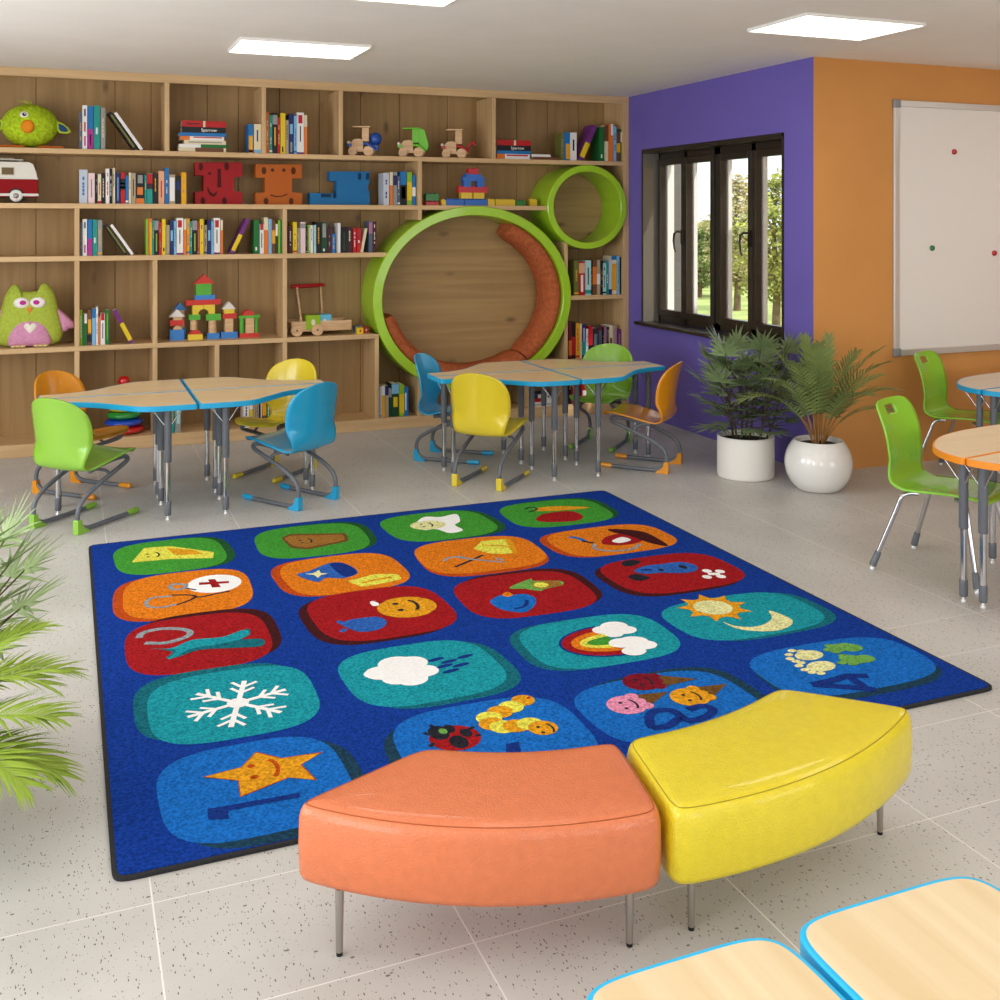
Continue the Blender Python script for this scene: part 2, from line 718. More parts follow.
for y0, y1 in panes:
    m = wmb()
    a, b = y0 - .045, y1 + .045
    m.box(GX - .02, GX + .035, a, y0, PZ0 - .055, PZ1 + .055)
    m.box(GX - .02, GX + .035, y1, b, PZ0 - .055, PZ1 + .055)
    m.box(GX - .02, GX + .035, y0, y1, PZ0 - .055, PZ0)
    m.box(GX - .02, GX + .035, y0, y1, PZ1, PZ1 + .055)
    s = wbuild(m, 'sash', M_BRONZE, bevel=.004)
    m = MB()
    m.box(GX + .004 - XW, GX + .008 - XW, y0 - wy, y1 - wy, PZ0 - WZ0, PZ1 - WZ0)
    m.build('pane', M_GLASS, s)
    m = MB()      # white strip added in place of the sunlit, overexposed outer reveal edge
    m.box(GX + .052 - XW, GX + .085 - XW, y1 - .005 - wy, y1 + .04 - wy, PZ0 - .04 - WZ0, PZ1 + .04 - WZ0)
    m.build('lit_reveal_strip', mat('white_outer_reveal', 'f3f1ec', 0.6), s)
for yh in (7.68, 6.735):
    m = wmb()
    m.box(GX - .045, GX - .02, yh - .012, yh + .012, 1.50, 1.62)
    m.tube([(GX - .04, yh, 1.60), (GX - .075, yh + .02, 1.605), (GX - .085, yh + .045, 1.585), (GX - .085, yh + .055, 1.53), (GX - .08, yh + .05, 1.46), (GX - .075, yh + .035, 1.43)], [.009, .01, .01, .009, .008, .006], 8)
    wbuild(m, 'window_handle', mat('handle_bronze', '3a322b', 0.3, 0.6))

# ------------------------------------------------------------------ outside
lawn = box(4.96, 60, -12, 60, -.4, -.25).build('ground', mat('lawn', 'a9b56a', 0.95, noise=(1.5, 0.35)))
struct(lawn, 'sunlit lawn outside the window')


def leafball(m, c, r, n, ls, mi=0):
    for _ in range(n):
        d = Vector((random.gauss(0, 1), random.gauss(0, 1), random.gauss(0, 1))).normalized() * (random.random() ** 0.4)
        p = Vector(c) + Vector((d.x * r[0], d.y * r[1], d.z * r[2]))
        a = Vector((random.gauss(0, 1), random.gauss(0, 1), random.gauss(0, 1))).normalized() * ls
        b = a.orthogonal().normalized() * ls * 0.55
        m.add([p - a, p - b, p + a, p + b], [(0, 1, 2, 3)], mi)


M_LEAFA = mat('sunny_leaves', 'a8ab52', 0.8, noise=(0.9, 0.35))
M_LEAFB = mat('green_leaves', '6f8240', 0.8, noise=(0.9, 0.35))
M_LEAFC = mat('blossom_leaves', 'bcae7a', 0.8, noise=(0.9, 0.3))
M_BARK = mat('bark', '77624a', 0.9, noise=(9, 0.3))


def tree(x, y, h, w, ml, label):
    t = thing('garden_tree', label, 'tree', (x, y, -.26), 0, 'trees outside the window')
    m = MB()
    m.tube([(0, 0, 0), (.04, .02, h * .3), (-.03, .03, h * .6), (0, 0, h * .85)], [.08, .06, .04, .02], 8)
    for k in range(5):
        a = k * 1.3
        m.tube([(0, 0, h * (.3 + .08 * k)), (math.cos(a) * w * .5, math.sin(a) * w * .5, h * (.45 + .08 * k))], [.03, .01], 6)
    m.build('trunk', M_BARK, t)
    m = MB()
    n = 16
    for k in range(n):
        u = k / (n - 1)
        rr = w * (0.45 + 0.6 * math.sin(PI * min(1, u * 0.95 + .1))) * .55
        a = k * 2.4
        leafball(m, (math.cos(a) * rr * .5, math.sin(a) * rr * .5, h * (.22 + .70 * u)), (rr * .7, rr * .7, h * .09), 260, .05)
    m.build('crown', ml, t)
    return t


def far(px, dist):
    d = ray(px, 220)
    return d[0] * dist, d[1] * dist


for px, dist, h, w, ml, lb in [
        (737, 23.0, 2.95, 1.35, M_LEAFC, 'pale blossoming tree behind the third pane of the window'),
        (776, 19.0, 2.85, 1.45, M_LEAFA, 'tall yellow-green tree behind the rightmost window pane'),
        (699, 27.0, 1.75, 1.9, M_LEAFB, 'low dark green tree behind the second window pane'),
        (678, 30.0, 2.9, 1.0, M_LEAFA, 'narrow yellow-green tree beside the grey pillar outside'),
        (712, 32.0, 2.0, 2.6, M_LEAFA, 'small yellow-green tree behind the second window mullion')]:
    x, y = far(px, dist)
    tree(x, y, h, w, ml, lb)
m = MB()
for k in range(40):
    x, y = far(655 + k * 4.5, 34)
    m.box(x, x + .8, y, y + .25, -.3, .25 + .1 * random.random())
tag(m.build('tree_base_shade', mat('tree_shade_brown', '4b3d30', 0.9, noise=(3, .3))), 'added dark fence at the far end of the lawn', 'shading')  # dark boxes added in place of the shadow at the trees' base
x, y = far(670.5, 11)
tag(box(-.13, .14, -.2, .2, -.26, 3.6).build('garden_pillar', mat('render_grey', '75716c', 0.8), None, (x, y, 0)), 'tall grey rendered pillar outside the leftmost pane', 'pillar')

# ------------------------------------------------------------------ ceiling lights
M_LIT = mat('light_diffuser', 'fffaf2', 0.5, emit=5.0)
M_LFR = mat('light_frame', 'e8e4de', 0.5)
first = None
for i, (x, y, lb) in enumerate([
        (1.375, 6.78, 'square recessed ceiling light above the left blue-edged table group'),
        (4.03, 4.88, 'square recessed ceiling light nearest the orange wall corner'),
        (1.375, 4.86, 'ceiling light cut off by the top edge of the photo'),
        (4.03, 2.9, 'ceiling light above the benches, out of view'),
        (6.69, 4.6, 'ceiling light whose reflection shows in the whiteboard'),
        (1.375, 2.9, 'ceiling light above the rug, out of view'),
        (6.69, 2.3, 'ceiling light on the right side, out of view'),
        (2.7, 0.6, 'ceiling light behind the camera')]):
    t = thing('ceiling_light', lb, 'ceiling light', (x, y, CEIL - .012), 0, 'recessed ceiling lights')
    m = MB()
    a, b = .398, .262
    for q in ((-a - .007, a + .007, -b - .007, -b), (-a - .007, a + .007, b, b + .007), (-a - .007, -a, -b, b), (a, a + .007, -b, b)):
        m.box(*q, -.004, .012)
    m.build('frame', M_LFR, t)
    box(-a, a, -b, b, 0, .006).build('diffuser', M_LIT, t)

# ------------------------------------------------------------------ bookcase
bc = thing('bookcase', 'wall-wide pine bookcase with plank back behind the blue-edged tables', 'bookcase', (0, YF, 0))
Z_A, Z_B, Z_C, Z_D, Z_E = 2.219, 1.821, 1.437, 0.779, 0.092
TH = .037


def bpart(m, name, mt, bevel=.002):
    m.v = [p - Vector((0, YF, 0)) for p in m.v]
    return m.build(name, mt, bc, bevel=bevel)


def shelf(x0, x1, z):
    bpart(box(x0, x1, YF + .0005, YB - .012, z - TH, z), 'shelf', M_PINE)


def upright(x, z0, z1, w=.034, y0=0.001):
    bpart(box(x - w / 2, x + w / 2, YF + y0, YB - .012, z0, z1), 'divider', M_PINEV)


XB0 = -1.6
xr = 4.648
ringa, ringb, rcx, rcz = .886, .775, 3.185, 1.042
RY0 = 8.362
# back planks with dark joints
m = MB()
xs = [XB0, -1.0, -.75, -.202, .357, .622, 1.047, 1.289, 1.62, 1.947, 2.295, 2.636, 3.068, 3.35, 3.72, 4.02, 4.33, xr]
for a, b in zip(xs, xs[1:]):
    m.box(a + .0018, b - .0018, YB - .012, YB + .012, 0, CEIL - .001)
bpart(m, 'back_planks', M_BACK, .0015)
bpart(box(XB0, xr, YB + .012, YB + .02, 0, CEIL - .001), 'back_sheet', mat('joint_shadow_board', '4e3a28', .9), 0)
bpart(box(XB0, xr, YF - .002, YF + .03, 2.731, CEIL - .001), 'top_rail', M_PINE)
bpart(box(XB0, xr, YF - .002, YF + .03, .001, Z_E), 'plinth', M_PINE)
bpart(box(XB0, xr, YF + .03, YB - .012, Z_E - .03, Z_E), 'shelf', M_PINE)
bpart(box(XB0, XB0 + .04, YF, YB - .012, 0.001, CEIL - .002), 'end_panel', M_PINEV)
bpart(box(xr - .055, xr, YF, YB - .012, 0.001, CEIL - .002), 'end_panel', M_PINEV)
shelf(XB0 + .04, xr - .055, Z_A)
shelf(XB0 + .04, 3.85, Z_B)
shelf(XB0 + .04, 2.42, Z_C)
shelf(XB0 + .04, 2.353, Z_D)
shelf(4.055, xr - .055, 1.04)
shelf(3.80, xr - .055, .486)
for x in (.71, 1.431, 2.04, 3.355):
    upright(x, Z_A, 2.74)
upright(2.701, Z_B, Z_A - TH)
for x in (.081, 1.594):
    upright(x, Z_C, Z_B - TH)
upright(2.701, 1.70, Z_B - TH)
for x in (.081, .624, 1.594):
    upright(x, Z_D, Z_C - TH)
for x in (.081, .624, 1.594, 2.336):
    upright(x, Z_E, Z_D - TH)
upright(1.076, Z_E, Z_D - TH)
upright(2.336, Z_D - TH, Z_D, .036, .0015)
upright(2.70, Z_E, .40)
upright(3.34, Z_E, .285)
upright(3.687, Z_E, .41)
upright(4.03, .486, 1.55)
upright(4.03, Z_E, .486 - TH)

# ------------------------------------------------------------------ green rings


def ellipse(cx, cz, a, b, n=72, a0=0, a1=2 * PI, close=True):
    k = n if close else n + 1
    return [(cx + a * math.cos(a0 + (a1 - a0) * i / n), cz + b * math.sin(a0 + (a1 - a0) * i / n)) for i in range(k)]


M_LIME = mat('lime_lacquer', 'a0cb22', 0.28, coat=0.3)


def ring(name, label, cat, cx, cz, a, b, th, y0, y1, back_z=True):
    t = thing(name, label, cat, (cx, y0, cz - b))
    m = MB()
    n = 96
    O, I = ellipse(0, b, a, b, n), ellipse(0, b, a - th, b - th, n)
    v, e = [], .006
    loops = [([(p[0], p[1]) for p in O], y1), ([(p[0], p[1]) for p in O], y0 + e),
             ([(p[0] * (1 - e / a), b + (p[1] - b) * (1 - e / b)) for p in O], y0),
             ([(p[0] * (1 + e / a), b + (p[1] - b) * (1 + e / b)) for p in I], y0),
             (I, y0 + e), (I, y1)]
    for L, y in loops:
        v += [(p[0], y - y0, p[1]) for p in L]
    f = []
    for i in range(len(loops) - 1):
        for k in range(n):
            k2 = (k + 1) % n
            f.append((i * n + k, i * n + k2, (i + 1) * n + k2, (i + 1) * n + k))
    m.add(v, f, 0, False)
    o = m.build('rim', M_LIME, t)
    m = MB()
    m.prism(ellipse(0, b, a - th - .001, b - th - .001, n), y1 - y0 - .03, y1 - y0 - .012, 'xz')
    m.build('back_board', M_NOOKB, t)
    return t


ring('reading_nook', 'large lime green round reading nook with wooden back set into the bookcase', 'reading nook', rcx, rcz, ringa, ringb, .078, RY0, YB - .014)
ring('round_shelf', 'small lime green round shelf niche beside the purple wall', 'niche', 4.228, 1.813, .386, .367, .058, 8.352, YB - .014)

M_TERRA = mat('terracotta_fabric', 'b35f38', 0.9, noise=(30, 0.22), bump=(300, 0.6), spec=.15)


def pad(name, label, a0, a1, y0, y1, th):
    """seat pad following the inside of the nook"""
    m = MB()
    n = 40
    v, f = [], []
    A, B = ringa - .079, ringb - .079
    sec = [(0, y0 + .02), (0, y1), (th * .8, y1), (th, y1 - .05), (th, y0 + .13), (th * .92, y0 + .06), (th * .55, y0 + .005), (.02, y0)]
    for i in range(n + 1):
        w = a0 + (a1 - a0) * i / n
        e = min(i, n - i)
        k = 1 if e > 2 else (.80, .93, .98)[e]
        for r, y in sec:
            rr = r * k if r > .03 else r
            v.append((rcx + (A - rr) * math.cos(w), y, rcz + (B - rr) * math.sin(w)))
    s = len(sec)
    for i in range(n):
        for k in range(s):
            k2 = (k + 1) % s
            f.append((i * s + k, (i + 1) * s + k, (i + 1) * s + k2, i * s + k2))
    m.add(v, f, 0, True)
    m.add(v[:s], [list(range(s))], 0)
    m.add(v[-s:], [list(range(s))[::-1]], 0)
    c = Vector((rcx, y0, rcz - B))
    m.v = [p - c for p in m.v]
    return tag(m.build(name, M_TERRA, None, c), label, 'cushion', 'terracotta pads in the round nook')


R_ = math.radians
pad('nook_cushion', 'curved terracotta pad up the right side of the round nook', R_(64), R_(-52), RY0 + .03, 8.70, .125)
pad('nook_cushion', 'curved terracotta pad along the bottom and lower left of the round nook', R_(-53), R_(-168), RY0 + .03, 8.70, .125)

# ------------------------------------------------------------------ books
ORD = ['first', 'second', 'third', 'fourth', 'fifth', 'sixth', 'seventh', 'eighth', 'ninth', 'tenth', 'eleventh', 'twelfth', 'thirteenth',
       'fourteenth', 'fifteenth', 'sixteenth', 'seventeenth', 'eighteenth', 'nineteenth', 'twentieth', 'twenty-first', 'twenty-second', 'twenty-third']
PAL = {'white': 'e4e0dc', 'cream': 'dccdaa', 'black': '1b1a1c', 'red': 'b51f22', 'dark red': '6e1d22', 'orange': 'd9742a', 'yellow': 'ddbe1e',
       'lime': '86b02a', 'green': '1f6b33', 'dark green': '1b4028', 'teal': '1f8f84', 'light blue': '7db2d6', 'blue': '1f6fae', 'navy': '1e2c63',
       'grey': '8f908c', 'pale grey': 'b9c0cc', 'pink': 'e3c6c6', 'magenta': 'a8308a', 'purple': '6c2d74', 'mauve': 'a8728f', 'brown': '6e4429',
       'tan': 'a8967c', 'peach': 'dba27f', 'aqua': 'a7d3d1', 'olive': '6d6f33', 'golden': 'e0a016', 'maroon': '47202a', 'slate': '566070'}


def bookmesh(w, h, d, c, bands):
    """closed book: boards and spine round a paper block, printed bands on the spine"""
    m = MB()
    t = min(.0022, w * .18)
    m.box(0, t, 0, d, 0, h, 0)
    m.box(w - t, w, 0, d, 0, h, 0)
    m.box(t, w - t, 0, t, 0, h, 0)
    m.box(t, w - t, t, d - .004, .003, h - .004, 1)
    mats = [mat('cover_' + c.replace(' ', '_'), PAL[c], .45), M_PAGES]
    for bc_, z0, z1, *xx in bands:
        a, b = xx if xx else (0, 1)
        mats.append(mat('cover_' + bc_.replace(' ', '_'), PAL[bc_], .45))
        m.box(w * a - (.0002 if a == 0 else 0), w * b + (.0002 if b == 1 else 0), -.0006, .01 if (a, b) == (0, 1) else 0, h * z0, h * z1, len(mats) - 1)
    return m, mats


USED = set()


def book_label(words, place):
    l = f'{words}, {place}'
    assert l not in USED, l
    USED.add(l)
    assert 4 <= len(l.split()) <= 16, l
    return l


YS = YF + .03


def row(place, group, z, items, yfront=YS, dep=.17, left=None):
    """items: (x0px, x1px, top_px, colour, bands, lean) upright books on the shelf at height z"""
    for i, it in enumerate(items):
        x0, x1, ty, c = it[:4]
        bands = it[4] if len(it) > 4 else autoband(c)
        lean = it[5] if len(it) > 5 else None
        prev = items[i - 1][3] if i else None
        if lean is None:
            a, b = ony(x0, 220, yfront).x, ony(x1, 220, yfront).x
            h = max(.06, ony((x0 + x1) / 2, ty, yfront).z - z)
            w = b - a - .0012
            d = dep * random.uniform(.85, 1.05)
            m, ms = bookmesh(w, h, d, c, bands)
            o = m.build('book', ms, None, (a + .0006, yfront + random.uniform(0, .012), z))
            words = f'{"thin " if w < .021 else ""}{c} book'
        else:
            # lean = (xtop_px, thickness_m): the base corner rests at x0, the top leans towards xtop
            xb = ony(x0, 220, yfront).x
            top = ony(lean[0], ty, yfront)
            dx, dz = top.x - xb, top.z - z
            ang = math.atan2(dx, dz)
            L = math.hypot(dx, dz)
            th = lean[1]
            m, ms = bookmesh(th, L, dep, c, bands)
            if ang < 0:
                m.v = [p - Vector((0, 0, 0)) for p in m.v]
                loc = (xb - th * math.cos(ang), yfront, z + th * math.sin(-ang))
                loc = (xb, yfront, z)
                # rests on its lower right... rotate about the base corner nearest the shelf
                m.v = [Vector((p.x, p.y, p.z)) for p in m.v]
            else:
                loc = (xb, yfront, z)
                m.v = [Vector((p.x - th, p.y, p.z)) for p in m.v]
            o = m.build('book', ms, None, loc)
            o.rotation_euler[1] = ang
            words = f'{c} book leaning {"right" if ang > 0 else "left"}'
        tag(o, book_label(f'{words}, {ORD[i]} from left', place), 'book', group)


def autoband(c):
    r = random.random()
    light = c in ('white', 'cream', 'pale grey', 'pink', 'aqua', 'peach', 'yellow', 'golden', 'light blue', 'tan')
    ink = random.choice(['black', 'red', 'navy', 'grey', 'blue'] if light else ['white', 'cream', 'golden', 'grey'])
    out = []
    z = random.uniform(.2, .3)
    while z < .8:
        l = random.uniform(.03, .12)
        if random.random() < .75:
            out.append((ink, z, z + l, .38, .62))
        z += l + .02
    if r < .3:
        out.append((ink, .04, .09))
    return out


W_RED = [('red', .74, .94, .2, .8), ('black', .3, .68, .42, .58), ('purple', 0, .05)]
G1 = 'books on the top shelf'
row('beside the green plush bird', G1, Z_A, [
    (79, 82.2, 112, 'slate'), (82.4, 87.2, 105.2, 'white', [('magenta', .08, .3, .35, .7), ('red', .4, .62, .35, .7), ('navy', .75, .92, .35, .7)]),
    (87.6, 93.4, 106, 'blue', [('magenta', 0, .47), ('pink', .1, .35, .4, .6)]), (93.7, 99.9, 105.5, 'teal', [('white', .35, .5, .35, .65)]),
    (100.6, 105.4, 107.5, 'grey'), (134, 0, 113, 'black', [('olive', .06, .92, .3, .8)], (107.5, .026)), (140.5, 0, 113.5, 'white', [], (114, .022))])
row('by the stacked books on top', G1, Z_A, [
    (248.5, 253.4, 124, 'blue', [('golden', 0, .6, .1, .9), ('red', .03, .12)]), (254, 261, 124, 'cream', [('navy', .4, .8, .4, .6), ('light blue', 0, .12)])])
row('in the narrow top cubby', G1, Z_A, [
    (266, 269.5, 112, 'orange'), (269.5, 272.4, 115, 'teal'), (272.6, 277.6, 113, 'black', [('grey', .72, .95), ('golden', .2, .65, .35, .65)]),
    (277.7, 280.2, 118, 'red'), (280.5, 285.5, 113, 'yellow', [('black', .05, .18, .3, .6)]), (285.7, 288.8, 120, 'tan'),
    (289, 293.9, 114, 'navy', [('light blue', .5, .75, .2, .8), ('grey', .05, .3, .3, .7)]), (294, 296.9, 116, 'light blue'),
    (297, 304, 112.5, 'white', W_RED), (304.2, 307.5, 115, 'cream', [('orange', 0, .7)])])
row('on the top shelf near the purple wall', G1, Z_A, [
    (561, 564, 133, 'olive'), (564.2, 570, 132.5, 'blue', [('golden', .05, .6, .3, 1)]), (570.3, 577, 132.5, 'white', [('black', .35, .75, .4, .65)]),
    (583, 0, 127, 'purple', [('yellow', .08, .5)], (597, .045)),
    (600, 604.5, 127, 'green', [('white', .1, .2, .3, .6)]), (605, 608.5, 125, 'cream', [('brown', .55, 1)]), (608.7, 613.4, 124, 'orange', [('white', .7, 1, .5, 1)]),
    (613.6, 616.6, 126.5, 'light blue'), (617, 620.4, 131, 'brown', [('golden', .3, .6)]), (620.8, 624, 129, 'green', [('white', .6, .9, 0, .5)])])
G2 = 'books on the second shelf from the top'
row('in the long row left of the red block', G2, Z_B, [
    (79.2, 87.6, 169.5, 'pale grey'), (88.2, 94.8, 173, 'pink', [('grey', .2, .8, .4, .6)]), (95.2, 97.6, 174, 'black'),
    (97.7, 101.3, 174, 'cream', [('red', 0, .09), ('red', .3, .7, .4, .6)]), (101.4, 105.2, 173, 'black'), (105.6, 109.5, 168.5, 'white'),
    (109.6, 112.2, 169, 'black'), (112.4, 115.2, 168, 'cream'), (115.8, 120.2, 172.5, 'navy', [('light blue', .1, .85, .4, .6)]),
    (120.6, 125.2, 172.5, 'red', [('black', .45, .8), ('cream', .5, .55), ('cream', .62, .67)]), (125.6, 128.5, 175.5, 'blue', [('white', .05, .12)]),
    (128.8, 131, 172.5, 'cream'), (131.2, 135.8, 173, 'tan', [('black', .25, .8, .4, .6)]),
    (136.2, 144.3, 173.5, 'black', [('orange', .3, .55, .15, .85), ('orange', 0, .18), ('grey', .68, .95, .2, .8)]), (144.6, 146.8, 175, 'teal'),
    (147, 152.6, 173, 'teal', [('maroon', .48, .66), ('red', .64, .98)]), (153, 157.9, 173.5, 'black'), (158.4, 164.4, 171, 'peach', [('red', .2, .7, .4, .6)]),
    (164.8, 169, 168, 'blue'), (169.2, 175.3, 174.5, 'tan', [('white', .1, .9, .1, .9)]), (175.6, 180.8, 176, 'black', [('navy', .5, .8)]), (181.2, 186.4, 172.5, 'golden')])
row('in the row right of the blue block', G2, Z_B, [
    (383.6, 389.4, 173, 'pale grey'), (390, 393.3, 172, 'cream', [('orange', 0, .6)]), (393.6, 397.4, 172, 'grey', [('navy', .6, .9)]),
    (397.6, 400.2, 176, 'slate'), (400.5, 407, 171.5, 'blue', [('black', 0, .6), ('yellow', .2, .55, .2, .8)]),
    (407.4, 412.3, 172, 'lime', [('yellow', .15, .7)]), (412.6, 416, 175, 'blue', [('white', .3, .6)])])
G3 = 'books on the third shelf from the top'
row('third shelf, under the pale grey book', G3, Z_C, [
    (80, 82.4, 222, 'slate'), (82.6, 87, 219, 'white', [('magenta', .08, .3, .35, .7), ('navy', .75, .92, .35, .7)]), (87.4, 92.2, 219.5, 'blue', [('magenta', 0, .47)]),
    (92.6, 97.3, 219.5, 'teal', [('white', .35, .5, .35, .65)]), (97.6, 102.3, 220, 'grey'),
    (125, 0, 225.5, 'black', [('olive', .06, .92, .3, .8)], (104, .022)), (131.5, 0, 225.5, 'white', [], (110, .02))])
row('third shelf, below the red block', G3, Z_C, [
    (146, 148.2, 219, 'lime'), (148.4, 152, 218.5, 'orange', [('yellow', 0, .9, .6, 1)]), (152.2, 154.2, 220, 'teal'),
    (154.4, 158.7, 219.5, 'black', [('grey', .7, .97), ('lime', .1, .6, .35, .65)]), (158.9, 161.7, 222, 'red'), (161.9, 165.8, 219, 'yellow', [('black', .1, .2, .3, .7)]),
    (166.2, 169.7, 225, 'tan'), (170, 173.7, 220, 'navy', [('light blue', .4, .7, .2, .8)]), (173.9, 176.3, 221, 'light blue'), (176.6, 183.4, 218, 'white', W_RED),
    (183.7, 186.5, 219, 'cream', [('orange', 0, .7)]), (186.7, 189.9, 218.5, 'golden'), (190.2, 192.2, 221, 'teal'),
    (192.5, 197.4, 219.5, 'black', [('grey', .7, .97), ('lime', .1, .6, .35, .65)]), (197.6, 199.6, 222, 'red'), (199.8, 203.8, 219, 'yellow'),
    (204.1, 207.2, 225, 'tan'), (207.5, 211.2, 220, 'navy', [('light blue', .4, .7, .2, .8)]), (211.4, 213.8, 221, 'light blue'), (214, 220.3, 218, 'white', W_RED),
    (220.6, 223, 220, 'cream', [('orange', 0, .7)])])
row('third shelf, by the middle divider', G3, Z_C, [
    (233.5, 0, 220, 'purple', [('yellow', .08, .55)], (250, .03)),
    (254, 259.4, 220, 'green', [('white', .1, .2, .3, .6)]), (260, 264.1, 224, 'white', [('red', .8, 1, .1, .9), ('black', .2, .7, .4, .6)]),
    (264.3, 268.3, 217.5, 'cream', [('orange', 0, .65)]), (268.6, 271.9, 219, 'light blue'), (272.1, 275.6, 220, 'brown', [('golden', .3, .7)]),
    (275.8, 277.9, 224, 'dark green', [('white', .6, 1)]), (278.2, 282, 220, 'lime', [('green', 0, 1, .5, 1)])])
row('third shelf, left of the large ring', G3, Z_C, [
    (288.6, 292.7, 226, 'maroon'), (293, 297.1, 222, 'yellow'), (297.4, 300.4, 228, 'grey'), (300.7, 305.8, 222, 'pink', [('grey', .8, .95)]),
    (306, 307.6, 226, 'black'), (307.8, 310.4, 225, 'lime', [('cream', .1, .9, .6, 1)]), (310.6, 313.2, 225.5, 'white'), (313.8, 316.1, 225, 'aqua'),
    (316.4, 321.2, 222, 'black'), (321.4, 327.3, 222, 'dark green', [('grey', .5, .95, .2, .8), ('white', .06, .14, .3, .6)]), (327.5, 331.8, 227, 'maroon'),
    (332.1, 335.9, 234, 'blue'), (336.6, 340.7, 223, 'white', [('grey', 0, 1, 0, .25)]), (341, 347, 227, 'black', [('dark green', .1, .8, .4, .7)]), (347.3, 352.7, 227, 'maroon'),
    (353.2, 356.8, 228, 'red'), (357.3, 361.5, 228, 'red', [('white', .4, .5, .3, .6)]), (362.9, 0, 228.5, 'cream', [], (367.5, .02)),
    (369, 372.5, 221, 'slate', [('mauve', .6, .95)]), (372.7, 376.8, 221.5, 'maroon')])
G4 = 'books in the right-hand column'
row('upper row right of the large ring', G4, 1.04, [
    (574.3, 579, 260.5, 'olive'), (579.3, 585.2, 261.5, 'red', [('white', .1, .6, .3, .7), ('peach', .65, .95)]), (585.6, 591.3, 260.5, 'aqua', [('teal', .04, .15), ('black', .3, .8, .4, .6)]),
    (591.5, 593, 263, 'black'), (593.3, 597.3, 260, 'brown', [('orange', .3, .8)]), (597.5, 600.9, 260, 'tan', [('white', .3, .6)]), (601.1, 603, 260.5, 'black'),
    (603.2, 606.6, 263, 'aqua'), (606.8, 609.3, 262, 'teal'), (609.5, 612.2, 260, 'pale grey', [('navy', 0, .15)]),
    (612.4, 617, 256, 'cream', [('blue', .9, 1), ('golden', .1, .8)]), (617.2, 619.6, 256, 'light blue'), (620, 624.6, 257, 'black', [('white', .1, .15, .4, .8)]), (625, 627.2, 258.5, 'cream')])
row('lower row right of the large ring', G4, .486, [
    (568.8, 571.8, 322, 'dark red', [('orange', .1, .5)]), (572, 576.2, 322.5, 'black', [('red', .1, .6)]), (576.5, 580.3, 323.5, 'golden'), (580.5, 582.1, 324, 'cream'),
    (582.3, 586, 324.5, 'navy', [('teal', .1, .5), ('white', .5, .9, .4, .6)]), (586.2, 588.3, 329, 'white'), (588.6, 593, 326, 'red', [('black', 0, .4)]),
    (593.2, 598.6, 328, 'black', [('slate', .3, .8, .2, .8)]), (598.8, 602.4, 327, 'slate', [('dark red', .88, 1)]), (602.6, 604, 327, 'black'), (604.2, 607, 327, 'mauve'),
    (607.2, 609.4, 327, 'black'), (609.6, 613.3, 325.5, 'cream', [('brown', .3, .6, .2, .8)]), (613.5, 617.2, 325.5, 'tan', [('mauve', .1, .9, .4, .8)]), (617.8, 621.6, 329.5, 'purple')])
G5 = 'books on the lower left shelves'
row('in the cubby right of the owl', G5, Z_D, [
    (79.6, 82.5, 310, 'lime'), (82.7, 87, 314, 'green', [('white', .7, 1, .4, 1)]), (87.2, 91.8, 311, 'brown', [('golden', .35, .75, .2, .9), ('black', .1, .3)]),
    (92, 95.8, 309, 'light blue', [('blue', .75, 1)]), (96, 98.1, 307, 'white'), (98.3, 100.4, 317, 'orange'),
    (100.6, 105, 313.5, 'white', [('red', .78, 1, .1, .9), ('black', .2, .7, .4, .6)]), (105.2, 109.4, 310, 'green', [('lime', .15, .9, .4, .6)]),
    (130, 0, 311, 'purple', [('yellow', .08, .6)], (112.5, .03))])
G6 = 'books on the bottom shelf'
row('on the bottom shelf beneath the toy castle', G6, Z_E, [
    (160, 164, 388, 'white'), (165, 169.5, 388, 'magenta'), (170, 174.5, 388, 'teal'), (175, 181, 389, 'grey', [('aqua', .2, .9, .3, .8)])])
row('on the bottom shelf beside the yellow chair', G6, Z_E, [
    (243.6, 249.3, 393, 'white'), (249.6, 253.1, 392, 'yellow', [('white', .5, 1)]), (253.4, 256, 392, 'grey'), (256.2, 258.8, 393, 'tan'), (259, 262.3, 394, 'black', [('white', .2, .9, .6, .9)]),
    (262.6, 266.6, 391, 'brown', [('golden', .3, .8)]), (266.8, 270.6, 392, 'green')])
row('on the bottom shelf left of the blue chair', G6, Z_E, [
    (379.5, 381.9, 387, 'pale grey'), (382.1, 385.2, 386, 'golden', [('white', .7, 1)]), (385.4, 388.8, 386, 'tan', [('navy', .7, 1)]), (389, 392, 389, 'dark green', [('grey', .7, 1)]),
    (392.2, 399.3, 384, 'dark green', [('light blue', .7, 1), ('yellow', .3, .6, .2, .8)]), (399.5, 404.2, 384.5, 'lime', [('yellow', .1, .7)]), (404.4, 408.4, 387, 'blue', [('white', .2, .8, .2, .5)])])
row('on the bottom shelf behind the green chair', G6, Z_E, [
    (568.8, 571.6, 378, 'black'), (571.8, 576.5, 378, 'red'), (576.7, 581.4, 378, 'dark red'), (581.6, 588.4, 378, 'red', [('white', .3, .5, .2, .8)])])


